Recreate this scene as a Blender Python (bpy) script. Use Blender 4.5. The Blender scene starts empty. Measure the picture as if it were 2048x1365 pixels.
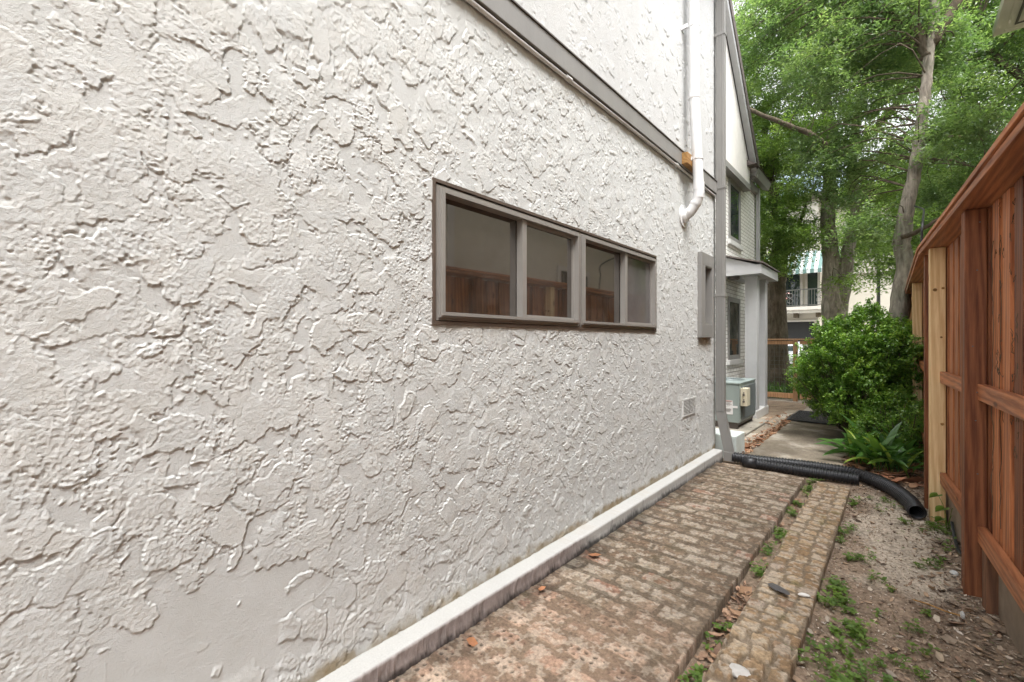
import bpy, bmesh, math, random
import numpy as np
from mathutils import Vector, Matrix

# ------------------------------------------------------------------ camera, sky, sun, exposure
S = bpy.context.scene
C = S.collection
PHI = math.atan(771/880)
cam = bpy.data.objects.new("camera", bpy.data.cameras.new("camera"))
C.objects.link(cam)
cam.location = (0, 0, 1.45)
cam.rotation_euler = (math.radians(90), 0, PHI)
cam.data.sensor_width = 36
cam.data.lens = 880/2048*36
cam.data.clip_start = 0.02
cam.data.clip_end = 2000
S.camera = cam
SUN_EL, SUN_AZ = math.radians(64), math.radians(122)      # azimuth clockwise from +Y
w = bpy.data.worlds.new("World"); S.world = w; w.use_nodes = True
nt = w.node_tree
sky = nt.nodes.new('ShaderNodeTexSky'); sky.sky_type = 'NISHITA'; sky.sun_disc = False
sky.sun_elevation = SUN_EL; sky.sun_rotation = SUN_AZ
sky.air_density = 1.0; sky.dust_density = 4.0; sky.ozone_density = 1.0
bg = nt.nodes['Background']; bg.inputs[1].default_value = 0.15
# broken white cloud over the blue, as seen through the leaves
tcw = nt.nodes.new('ShaderNodeTexCoord'); cn = nt.nodes.new('ShaderNodeTexNoise'); nt.links.new(tcw.outputs['Generated'], cn.inputs['Vector'])
cn.inputs['Scale'].default_value = 3.2; cn.inputs['Detail'].default_value = 7; cn.inputs['Roughness'].default_value = .6
cr_ = nt.nodes.new('ShaderNodeValToRGB'); nt.links.new(cn.outputs[0], cr_.inputs[0])
cr_.color_ramp.elements[0].position = .36; cr_.color_ramp.elements[1].position = .50
cr_.color_ramp.elements[0].color = (.25, .25, .25, 1)
bwn = nt.nodes.new('ShaderNodeRGBToBW'); nt.links.new(sky.outputs[0], bwn.inputs[0])
cm = nt.nodes.new('ShaderNodeMix'); cm.data_type = 'RGBA'; cmul = nt.nodes.new('ShaderNodeMix'); cmul.data_type = 'RGBA'; cmul.blend_type = 'MULTIPLY'; cmul.inputs[0].default_value = 1
nt.links.new(bwn.outputs[0], cmul.inputs[6]); cmul.inputs[7].default_value = (1.25, 1.27, 1.30, 1)
nt.links.new(cr_.outputs[0], cm.inputs[0]); nt.links.new(sky.outputs[0], cm.inputs[6]); nt.links.new(cmul.outputs[2], cm.inputs[7])
nt.links.new(cm.outputs[2], bg.inputs[0])
sun = bpy.data.objects.new("sun", bpy.data.lights.new("sun", 'SUN')); C.objects.link(sun)
sun.data.energy = .8; sun.data.angle = math.radians(30); sun.data.color = (1, .98, .95)
sd = Vector((math.sin(SUN_AZ)*math.cos(SUN_EL), math.cos(SUN_AZ)*math.cos(SUN_EL), math.sin(SUN_EL)))
sun.rotation_euler = sd.to_track_quat('Z', 'Y').to_euler()
S.view_settings.view_transform = 'Standard'; S.view_settings.look = 'None'
S.view_settings.exposure = 2.05; S.view_settings.gamma = 1

rng = np.random.default_rng(7)
random.seed(7)

# ------------------------------------------------------------------ material helpers
def newmat(name):
    m = bpy.data.materials.new(name); m.use_nodes = True
    n = m.node_tree.nodes; return m, n, m.node_tree.links, n['Principled BSDF']
def node(n, t, **k):
    x = n.new(t)
    for a, b in k.items(): setattr(x, a, b)
    return x
def ramp(n, l, src, stops):
    r = n.new('ShaderNodeValToRGB'); e = r.color_ramp.elements
    while len(e) < len(stops): e.new(0.5)
    for q, (p, c) in zip(e, stops):
        q.position = p; q.color = (*c, 1) if len(c) == 3 else c
    l.new(src, r.inputs[0]); return r
def noise(n, l, vec, scale, detail=4, rough=.55, dist=0):
    x = n.new('ShaderNodeTexNoise'); x.inputs['Scale'].default_value = scale
    x.inputs['Detail'].default_value = detail; x.inputs['Roughness'].default_value = rough
    x.inputs['Distortion'].default_value = dist
    if vec is not None: l.new(vec, x.inputs['Vector'])
    return x
def bump(n, l, b, h, strength=.3, dist=.01, prev=None):
    x = n.new('ShaderNodeBump'); x.inputs['Strength'].default_value = strength
    x.inputs['Distance'].default_value = dist; l.new(h, x.inputs['Height'])
    if prev: l.new(prev.outputs[0], x.inputs['Normal'])
    l.new(x.outputs[0], b.inputs['Normal']); return x
def mixc(n, l, fac, a, b, mode='MIX'):
    x = n.new('ShaderNodeMix'); x.data_type = 'RGBA'; x.blend_type = mode
    if isinstance(fac, (int, float)): x.inputs[0].default_value = fac
    else: l.new(fac, x.inputs[0])
    for i, v in ((6, a), (7, b)):
        if isinstance(v, tuple): x.inputs[i].default_value = (*v[:3], 1)
        else: l.new(v, x.inputs[i])
    return x.outputs[2]
def coords(n, l, scale=(1, 1, 1), rot=(0, 0, 0)):
    t = n.new('ShaderNodeTexCoord'); m = n.new('ShaderNodeMapping')
    m.inputs['Scale'].default_value = scale; m.inputs['Rotation'].default_value = rot
    l.new(t.outputs['Object'], m.inputs[0]); return m.outputs[0]

def plain(name, col, rough=.6, metal=0, var=.12, scale=6, bumps=0, bscale=60, spec=None, streak=False):
    """a surface of one colour with patchy tone, fine grain and a little relief"""
    m, n, l, b = newmat(name)
    v = coords(n, l, (1, 1, .25) if streak else (1, 1, 1))
    nz = noise(n, l, v, scale, 6, .62)
    lo = tuple(c*(1-var) for c in col); hi = tuple(min(1, c*(1+var)) for c in col)
    r = ramp(n, l, nz.outputs[0], [(.3, lo), (.7, hi)])
    l.new(r.outputs[0], b.inputs['Base Color'])
    b.inputs['Roughness'].default_value = rough; b.inputs['Metallic'].default_value = metal
    if spec is not None: b.inputs['Specular IOR Level'].default_value = spec
    if bumps:
        bump(n, l, b, noise(n, l, coords(n, l), bscale, 4).outputs[0], bumps, .005)
    return m
def attrmat(name, rough=.85, fine=120, fvar=.25, bumps=.4, spec=.3, bdist=.004):
    """albedo from the mesh's own colour attribute, broken by fine noise"""
    m, n, l, b = newmat(name)
    a = node(n, 'ShaderNodeAttribute', attribute_name='col')
    v = coords(n, l)
    nz = noise(n, l, v, fine, 5, .65)
    r = ramp(n, l, nz.outputs[0], [(.25, (1-fvar,)*3), (.75, (1+fvar,)*3)])
    l.new(mixc(n, l, 1.0, a.outputs[0], r.outputs[0], 'MULTIPLY'), b.inputs['Base Color'])
    b.inputs['Roughness'].default_value = rough; b.inputs['Specular IOR Level'].default_value = spec
    bump(n, l, b, noise(n, l, v, fine*1.3, 6, .7).outputs[0], bumps, bdist)
    return m
def wood(name, base, dark, axis='Z', rough=.6, knots=True, spec=.35, gscale=1.0):
    m, n, l, b = newmat(name)
    st = {'Z': (1, 1, .045), 'Y': (1, .045, 1), 'X': (.045, 1, 1)}[axis]
    v = coords(n, l, st)
    a = node(n, 'ShaderNodeAttribute', attribute_name='tint')
    # offset the grain for each board
    add = node(n, 'ShaderNodeVectorMath', operation='ADD'); l.new(v, add.inputs[0])
    mul = node(n, 'ShaderNodeMath', operation='MULTIPLY'); mul.inputs[1].default_value = 37.0
    l.new(a.outputs['Fac'], mul.inputs[0]); l.new(mul.outputs[0], add.inputs[1])
    g1 = noise(n, l, add.outputs[0], 95*gscale, 8, .68, .4)
    g2 = noise(n, l, add.outputs[0], 9*gscale, 3, .5, 1.8)
    wv = node(n, 'ShaderNodeTexWave', wave_type='BANDS', bands_direction='DIAGONAL')
    wv.inputs['Scale'].default_value = 16*gscale; wv.inputs['Distortion'].default_value = 9
    wv.inputs['Detail'].default_value = 3; wv.inputs['Detail Scale'].default_value = .6
    l.new(add.outputs[0], wv.inputs['Vector'])
    mx = mixc(n, l, .22, g1.outputs[0], wv.outputs[0])
    mx = mixc(n, l, .3, mx, g2.outputs[0])
    r = ramp(n, l, mx, [(.36, dark), (.5, tuple((x+y)/2 for x, y in zip(base, dark))), (.64, base)])
    tr = ramp(n, l, a.outputs['Fac'], [(0, (.50, .44, .42)), (.5, (.95, .95, .95)), (1, (1.25, 1.22, 1.18))])
    c = mixc(n, l, 1.0, r.outputs[0], tr.outputs[0], 'MULTIPLY')
    if knots:
        vs = {'Z': (7, 7, 2.2), 'Y': (7, 2.2, 7), 'X': (2.2, 7, 7)}[axis]
        vo = node(n, 'ShaderNodeTexVoronoi'); vo.inputs['Scale'].default_value = 1
        l.new(coords(n, l, vs), vo.inputs['Vector'])
        kr = ramp(n, l, vo.outputs['Distance'], [(.05, (.22, .13, .08)), (.085, (.6, .5, .42)), (.12, (1, 1, 1))])
        c = mixc(n, l, .85, c, kr.outputs[0], 'MULTIPLY')
    l.new(c, b.inputs['Base Color'])
    rr = ramp(n, l, g2.outputs[0], [(.3, (rough-.12,)*3), (.7, (rough+.12,)*3)]); l.new(rr.outputs[0], b.inputs['Roughness'])
    b.inputs['Specular IOR Level'].default_value = spec
    bump(n, l, b, mx, .3, .002)
    return m
def leafmat(name, c1, c2, c3, trans=.35, rough=.45, scale=1.2):
    m, n, l, b = newmat(name)
    a = node(n, 'ShaderNodeAttribute', attribute_name='tint')
    r = ramp(n, l, a.outputs['Fac'], [(0, c1), (.5, c2), (1, c3)])
    nz = noise(n, l, coords(n, l), scale, 3)
    k = ramp(n, l, nz.outputs[0], [(.3, (.75, .8, .8)), (.7, (1.2, 1.15, 1))])
    c = mixc(n, l, 1.0, r.outputs[0], k.outputs[0], 'MULTIPLY')
    l.new(c, b.inputs['Base Color']); b.inputs['Roughness'].default_value = rough
    b.inputs['Specular IOR Level'].default_value = .6
    t = n.new('ShaderNodeBsdfTranslucent')
    tc = mixc(n, l, 1.0, c, (1.35, 1.5, .75), 'MULTIPLY'); l.new(tc, t.inputs[0])
    mx = n.new('ShaderNodeMixShader'); mx.inputs[0].default_value = trans
    l.new(b.outputs[0], mx.inputs[1]); l.new(t.outputs[0], mx.inputs[2])
    l.new(mx.outputs[0], n['Material Output'].inputs[0])
    return m

# ------------------------------------------------------------------ object helpers
def thing(name, label, cat, loc=(0, 0, 0), group=None):
    o = bpy.data.objects.new(name, None); C.objects.link(o); o.location = loc
    o['label'] = label; o['category'] = cat
    if group: o['group'] = group
    return o
def tag(o, label=None, cat=None, group=None, kind=None):
    if label: o['label'] = label
    if cat: o['category'] = cat
    if group: o['group'] = group
    if kind: o['kind'] = kind
    return o
def link(name, me, mat, parent=None):
    o = bpy.data.objects.new(name, me); C.objects.link(o)
    if mat: me.materials.append(mat)
    if parent:
        o.parent = parent
        p = parent; off = Vector((0, 0, 0))
        while p: off += p.location; p = p.parent
        o.location = -off          # parts are modelled in world coordinates
    return o
class MB:
    """collects shapes; build() links them as ONE mesh object"""
    def __init__(s): s.bm = bmesh.new(); s.t = s.bm.verts.layers.float.new('tint')
    def _new(s, vs, tint):
        for v in vs: v[s.t] = random.random() if tint is None else tint
    def box(s, x0, x1, y0, y1, z0, z1, tint=None, bev=0, M=None):
        tint = random.random() if tint is None else tint
        r = bmesh.ops.create_cube(s.bm, size=1)['verts']
        for v in r: v.co = Vector((x0+(x1-x0)*(v.co.x+.5), y0+(y1-y0)*(v.co.y+.5), z0+(z1-z0)*(v.co.z+.5)))
        if M is not None:
            for v in r: v.co = M @ v.co
        if bev:
            es = list({e for v in r for e in v.link_edges})
            q = bmesh.ops.bevel(s.bm, geom=es, offset=bev, segments=2, affect='EDGES', profile=.6)
            r = list({v for f in q['faces'] for v in f.verts} | {v for v in r if v.is_valid})
        s._new(r, tint); return r
    def prism(s, pts, axis, a0, a1, tint=None):
        """polygon pts (two coords) extruded along axis"""
        def P(p, a): return {'X': (a, p[0], p[1]), 'Y': (p[0], a, p[1]), 'Z': (p[0], p[1], a)}[axis]
        lo = [s.bm.verts.new(P(p, a0)) for p in pts]; hi = [s.bm.verts.new(P(p, a1)) for p in pts]
        n = len(pts)
        s.bm.faces.new(lo); s.bm.faces.new(hi[::-1])
        for i in range(n): s.bm.faces.new((lo[i], hi[i], hi[(i+1) % n], lo[(i+1) % n]))
        s._new(lo+hi, tint); return lo+hi
    def tube(s, pts, rad, seg=10, tint=None, cap=True, wob=0):
        pts = [Vector(p) for p in pts]
        if not hasattr(rad, '__len__'): rad = [rad]*len(pts)
        rings = []; up = Vector((.3, .2, 1)).normalized()
        tint = random.random() if tint is None else tint
        for i, p in enumerate(pts):
            d = (pts[min(i+1, len(pts)-1)]-pts[max(i-1, 0)]).normalized()
            a = d.cross(up)
            if a.length < .05: a = d.cross(Vector((1, 0, 0)))
            a.normalize(); b = d.cross(a).normalized(); up = a.cross(d)
            ring = []
            for k in range(seg):
                th = 2*math.pi*k/seg
                q = rad[i]*(1+wob*(math.sin(3*th+i*.7)*.5+random.uniform(-.5, .5)))
                ring.append(s.bm.verts.new(p+(a*math.cos(th)+b*math.sin(th))*q))
            s._new(ring, tint); rings.append(ring)
        for r0, r1 in zip(rings, rings[1:]):
            for k in range(seg): s.bm.faces.new((r0[k], r0[(k+1) % seg], r1[(k+1) % seg], r1[k]))
        if cap: s.bm.faces.new(rings[0][::-1]); s.bm.faces.new(rings[-1])
        return rings
    def build(s, name, mat, parent=None, smooth=None):
        bmesh.ops.recalc_face_normals(s.bm, faces=s.bm.faces)
        me = bpy.data.meshes.new(name); s.bm.to_mesh(me); s.bm.free()
        if smooth is not None:
            me.polygons.foreach_set('use_smooth', [True]*len(me.polygons))
            if smooth < 180: me.set_sharp_from_angle(angle=math.radians(smooth))
        return link(name, me, mat, parent)
def npmesh(name, V, F, mat, parent=None, col=None, tint=None, smooth=False):
    """numpy verts (n,3) and quads (m,4) -> one mesh object"""
    me = bpy.data.meshes.new(name)
    V = np.ascontiguousarray(V, np.float32); F = np.ascontiguousarray(F, np.int32); k = F.shape[1]
    me.vertices.add(len(V)); me.vertices.foreach_set('co', V.ravel())
    me.loops.add(F.size); me.loops.foreach_set('vertex_index', F.ravel())
    me.polygons.add(len(F)); me.polygons.foreach_set('loop_start', np.arange(0, F.size, k, dtype=np.int32))
    if smooth: me.polygons.foreach_set('use_smooth', np.ones(len(F), bool))
    me.update(calc_edges=True)
    if col is not None:
        a = me.attributes.new('col', 'FLOAT_COLOR', 'POINT')
        a.data.foreach_set('color', np.concatenate([col, np.ones((len(col), 1))], 1).astype(np.float32).ravel())
    if tint is not None:
        a = me.attributes.new('tint', 'FLOAT', 'POINT'); a.data.foreach_set('value', tint.astype(np.float32))
    return link(name, me, mat, parent)
def gridfaces(nu, nv, keep=None, flip=False):
    i = np.arange(nu*nv).reshape(nu, nv)
    a, b, c, d = i[:-1, :-1], i[1:, :-1], i[1:, 1:], i[:-1, 1:]
    F = np.stack([a, d, c, b] if flip else [a, b, c, d], -1).reshape(-1, 4)
    return F if keep is None else F[keep.ravel()]
def vn(shape, cell, seed, cell2=None):
    """smooth value noise in 0..1 on a raster; cell sizes in pixels"""
    r = np.random.default_rng(seed); c2 = cell2 or cell
    g = r.random((int(shape[0]/cell)+3, int(shape[1]/c2)+3)).astype(np.float32)
    y = np.arange(shape[0])/cell; x = np.arange(shape[1])/c2
    yi = y.astype(int); xi = x.astype(int); yf = y-yi; xf = x-xi
    yf = (yf*yf*(3-2*yf)).astype(np.float32)[:, None]; xf = (xf*xf*(3-2*xf)).astype(np.float32)[None]
    A = g[yi][:, xi]; B = g[yi+1][:, xi]; D = g[yi][:, xi+1]; E_ = g[yi+1][:, xi+1]
    return (A*(1-yf)+B*yf)*(1-xf)+(D*(1-yf)+E_*yf)*xf
def fbm(shape, cell, seed, octs=4, gain=.5):
    o = np.zeros(shape, np.float32); a = 1; t = 0
    for k in range(octs):
        if cell < 1.2: break
        o += a*vn(shape, cell, seed+k*13); t += a; a *= gain; cell /= 2
    return o/t
def sstep(a, b, x):
    t = np.clip((x-a)/(b-a), 0, 1); return t*t*(3-2*t)
def sample(R, u, v):
    """bilinear lookup of raster R at float pixel arrays u (rows) and v (cols), tensor grid"""
    u = np.clip(u, 0, R.shape[0]-1.001); v = np.clip(v, 0, R.shape[1]-1.001)
    ui = u.astype(int); vi = v.astype(int); uf = (u-ui)[:, None]; vf = (v-vi)[None]
    return (R[ui][:, vi]*(1-uf)+R[ui+1][:, vi]*uf)*(1-vf)+(R[ui][:, vi+1]*(1-uf)+R[ui+1][:, vi+1]*uf)*vf

# ------------------------------------------------------------------ materials
def stucco_mat(name, base):
    m, n, l, b = newmat(name)
    v = coords(n, l)
    big = noise(n, l, v, 1.1, 4, .6); mid = noise(n, l, v, 9, 5, .6)
    a = node(n, 'ShaderNodeAttribute', attribute_name='col')
    r = ramp(n, l, big.outputs[0], [(.3, tuple(c*.95 for c in base)), (.7, tuple(c*1.03 for c in base))])
    r2 = ramp(n, l, mid.outputs[0], [(.3, (.95, .945, .93)), (.7, (1.03, 1.03, 1.03))])
    c = mixc(n, l, 1.0, r.outputs[0], r2.outputs[0], 'MULTIPLY')
    c = mixc(n, l, 1.0, c, a.outputs[0], 'MULTIPLY')
    l.new(c, b.inputs['Base Color']); b.inputs['Roughness'].default_value = .9
    b.inputs['Specular IOR Level'].default_value = .12
    p = bump(n, l, b, noise(n, l, v, 300, 4, .6).outputs[0], .7, .0025)
    bump(n, l, b, noise(n, l, v, 90, 5, .65).outputs[0], .45, .004, p)
    return m
M = {}
M['stucco'] = stucco_mat('stucco', (.545, .555, .545))
M['stucco_up'] = stucco_mat('upper_stucco', (.55, .555, .55))
M['stucco_far'] = plain('far_stucco', (.70, .67, .63), .85, var=.06, bumps=.5, bscale=25)
M['white'] = plain('white_paint', (.58, .575, .555), .45, var=.05, bumps=.15)
M['pvc'] = plain('pvc', (.70, .70, .70), .28, var=.05, scale=3, streak=True)
M['grey'] = plain('grey_trim_paint', (.235, .228, .215), .5, var=.07, bumps=.12, streak=True)
M['greyblue'] = plain('porch_grey_paint', (.40, .40, .40), .5, var=.05, bumps=.08)
M['flash'] = plain('dark_flashing', (.10, .085, .075), .5, var=.15)
M['alu'] = plain('bronze_aluminium', (.275, .26, .24), .35, .12, var=.06, spec=.5)
M['alu_dark'] = plain('dark_bronze', (.13, .10, .08), .45, .35, var=.15)
M['black'] = plain('black_rubber', (.018, .018, .02), .42, var=.3, bumps=.2)
M['dark'] = plain('dark_opening', (.015, .014, .013), .7)
M['green_metal'] = plain('green_grey_metal', (.26, .31, .295), .5, .1, var=.13, scale=4, streak=True)
M['coil'] = plain('coil_grille', (.22, .25, .25), .45, .4, var=.1)
M['cream'] = plain('cream_plastic', (.62, .56, .42), .5, var=.08)
M['sticker'] = plain('sticker_paper', (.72, .72, .72), .6, var=.03)
M['ink'] = plain('ink', (.06, .06, .06), .6)
M['ink_red'] = plain('red_ink', (.45, .08, .05), .6)
M['concrete'] = plain('concrete', (.30, .27, .22), .9, var=.35, scale=3, bumps=.6, bscale=45)
M['concrete_light'] = plain('light_concrete', (.42, .40, .35), .9, var=.2, scale=5, bumps=.5, bscale=45)
M['kick'] = plain('weathered_board', (.24, .185, .135), .85, var=.22, scale=7, bumps=.4)
M['shingle'] = plain('shingle', (.12, .10, .09), .9, var=.4, scale=12, bumps=.6, bscale=30)
M['fence'] = wood('stained_cedar', (.52, .215, .092), (.19, .062, .026), 'Z', .58)
M['fence_h'] = wood('stained_cedar_rail', (.50, .205, .09), (.20, .066, .03), 'Y', .5)
M['pine'] = wood('new_pine', (.90, .68, .38), (.66, .42, .19), 'Z', .6)
M['oldwood'] = wood('old_wood', (.27, .13, .07), (.12, .06, .035), 'Z', .75)
M['gate_wood'] = wood('gate_cedar', (.60, .37, .21), (.40, .22, .11), 'Z', .7, knots=False)
M['block'] = wood('wood_block', (.42, .24, .08), (.26, .13, .04), 'Y', .7, knots=False)
M['wire'] = plain('wire', (.12, .12, .11), .5, .5)
M['paving'] = attrmat('old_brick', .85, 70, .45, .8, .25, .005)
M['soil'] = attrmat('soil', .95, 45, .5, .9, .15, .008)
M['litter'] = attrmat('dry_leaf', .75, 60, .2, .2, .3)
M['neigh'] = plain('neighbour_siding', (.62, .56, .44), .8, var=.05)
M['neigh_trim'] = plain('neighbour_trim', (.62, .58, .50), .6, var=.04)
def glass(name, tint=(.024, .017, .011), ior=2.6, dust=.12):
    m, n, l, b = newmat(name)
    v = coords(n, l, (1, 1, 1)); nz = noise(n, l, v, 5, 6, .7)
    r = ramp(n, l, nz.outputs[0], [(.35, tint), (.8, tuple(c+dust*.35 for c in tint))])
    l.new(r.outputs[0], b.inputs['Base Color']); b.inputs['IOR'].default_value = ior
    b.inputs['Roughness'].default_value = .03
    return m
M['glass'] = glass('window_glass')
M['screen'] = glass('screened_glass', (.10, .092, .088), 1.6, .1)
M['glass_far'] = glass('far_glass', (.02, .03, .028), 1.6, .05)
def brickmat():
    m, n, l, b = newmat('painted_brick')
    t = n.new('ShaderNodeTexCoord'); sx = n.new('ShaderNodeSeparateXYZ'); cx = n.new('ShaderNodeCombineXYZ')
    l.new(t.outputs['Object'], sx.inputs[0]); l.new(sx.outputs[1], cx.inputs[0]); l.new(sx.outputs[2], cx.inputs[1])
    bt = n.new('ShaderNodeTexBrick'); l.new(cx.outputs[0], bt.inputs['Vector'])
    bt.inputs['Scale'].default_value = 1; bt.inputs['Brick Width'].default_value = .215; bt.inputs['Row Height'].default_value = .075
    bt.inputs['Mortar Size'].default_value = .007; bt.inputs['Mortar Smooth'].default_value = .3
    bt.inputs['Color1'].default_value = (.84, .83, .80, 1); bt.inputs['Color2'].default_value = (.78, .77, .73, 1)
    bt.inputs['Mortar'].default_value = (.36, .33, .30, 1)
    l.new(bt.outputs[0], b.inputs['Base Color']); b.inputs['Roughness'].default_value = .6
    inv = node(n, 'ShaderNodeMath', operation='SUBTRACT'); inv.inputs[0].default_value = 1; l.new(bt.outputs['Fac'], inv.inputs[1])
    bump(n, l, b, inv.outputs[0], .9, .012); return m
M['brick'] = brickmat()
M['leaf'] = leafmat('oak_leaf', (.105, .17, .055), (.18, .265, .08), (.31, .40, .15), .52, .42)
M['leaf_cool'] = leafmat('oak_leaf_cool', (.095, .155, .072), (.165, .245, .11), (.32, .39, .21), .5, .38)
M['leaf_far'] = leafmat('far_leaf', (.15, .22, .07), (.23, .31, .09), (.33, .41, .14), .55, .5)
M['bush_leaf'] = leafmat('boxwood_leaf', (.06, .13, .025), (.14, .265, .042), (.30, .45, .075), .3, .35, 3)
M['strap_leaf'] = leafmat('strap_leaf', (.055, .13, .035), (.11, .24, .05), (.36, .46, .08), .25, .33, 4)
M['weed'] = leafmat('weed_leaf', (.075, .14, .025), (.12, .205, .035), (.18, .28, .05), .35, .5, 8)
M['grass'] = leafmat('grass_blade', (.04, .10, .015), (.07, .16, .02), (.12, .22, .04), .3, .5, 4)
def barkmat(name, a, c_):
    m, n, l, b = newmat(name)
    v = coords(n, l, (1, 1, .22))
    n1 = noise(n, l, v, 16, 7, .65, .5); n2 = noise(n, l, coords(n, l), 2.2, 4, .6)
    r = ramp(n, l, n1.outputs[0], [(.32, a), (.66, c_)])
    k = ramp(n, l, n2.outputs[0], [(.35, (.75, .8, .7)), (.65, (1.25, 1.22, 1.18))])
    l.new(mixc(n, l, 1.0, r.outputs[0], k.outputs[0], 'MULTIPLY'), b.inputs['Base Color'])
    b.inputs['Roughness'].default_value = .9; b.inputs['Specular IOR Level'].default_value = .15
    bump(n, l, b, n1.outputs[0], 1.0, .04); return m
M['bark'] = barkmat('grey_bark', (.13, .112, .094), (.36, .325, .28))
M['bark_dark'] = barkmat('brown_bark', (.06, .047, .034), (.16, .13, .10))

# ------------------------------------------------------------------ GROUND
def axis_lines(segs):
    o = []
    for a, b, st in segs: o.append(np.arange(a, b-1e-6, st))
    o.append([segs[-1][1]]); return np.concatenate(o)
gx = axis_lines([(-150, -30, 12), (-30, -4, 1.3), (-4, -2, .1), (-2, -.8, .05), (-.8, .62, .011), (.62, 3, .12), (3, 30, 1.35), (30, 150, 12)])
gy = axis_lines([(-60, -10, 10), (-10, 0, .5), (0, .9, .06), (.9, 7.2, .0125), (7.2, 12, .04), (12, 20, .2), (20, 60, 2), (60, 320, 20)])
nx, ny = len(gx), len(gy)
GX, GY = np.meshgrid(gx, gy, indexing='ij')
fine = sstep(-2.2, -.8, GX)*(1-sstep(.6, 1.0, GX))*sstep(0, .9, GY)*(1-sstep(11, 13, GY))
def raster_on(gx, gy, px, cell, seed, octs=5, gain=.55):
    x0, x1, y0, y1 = -3, 3, 0, 13
    R = fbm((int((x1-x0)/px), int((y1-y0)/px)), cell/px, seed, octs, gain)
    return sample(R, (gx-x0)/px, (gy-y0)/px)
n_big = raster_on(gx, gy, .01, .55, 3); n_mid = raster_on(gx, gy, .01, .12, 5); n_fine = raster_on(gx, gy, .01, .035, 8, 2)
GZ = fine*((n_big-.5)*.05+(n_mid-.5)*.026+(n_fine-.5)*.012)
gap = sstep(-.73, -.70, GX)*(1-sstep(-.62, -.595, GX))*(1-sstep(5.4, 5.6, GY))
GZ += -.018*gap*fine
under = (GX > -1.7) & (GX < -.725) & (GY < 5.37) | (GX > -.60) & (GX < -.35) & (GY < 5.28)
GZ = np.where(under, -.05, GZ)
GZ += .02*sstep(.25, .45, GX)*fine
sandy = sstep(.44, .62, raster_on(gx, gy, .01, .8, 31)+.42*np.exp(-((GX-.03)**2/.05+(GY-4.15)**2/.9))-.12)
sandy *= (1-gap)
brown = np.array([.235, .175, .125]); sand = np.array([.50, .425, .335]); far = np.array([.10, .13, .05])
colr = brown*(.65+.8*n_mid[..., None])
colr = colr*(1-sandy[..., None])+sand*(.72+.5*n_mid[..., None])*sandy[..., None]
fr = sstep(12.5, 14, GY)[..., None]; colr = colr*(1-fr)+far*fr
V = np.stack([GX, GY, GZ], -1).reshape(-1, 3)
ground = npmesh('ground', V, gridfaces(nx, ny), M['soil'], col=colr.reshape(-1, 3), smooth=True)
tag(ground, kind='structure')
def gz(x, y):
    i = min(max(int(np.searchsorted(gx, x)), 1), nx-1); j = min(max(int(np.searchsorted(gy, y)), 1), ny-1)
    return float(GZ[i, j])

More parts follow.
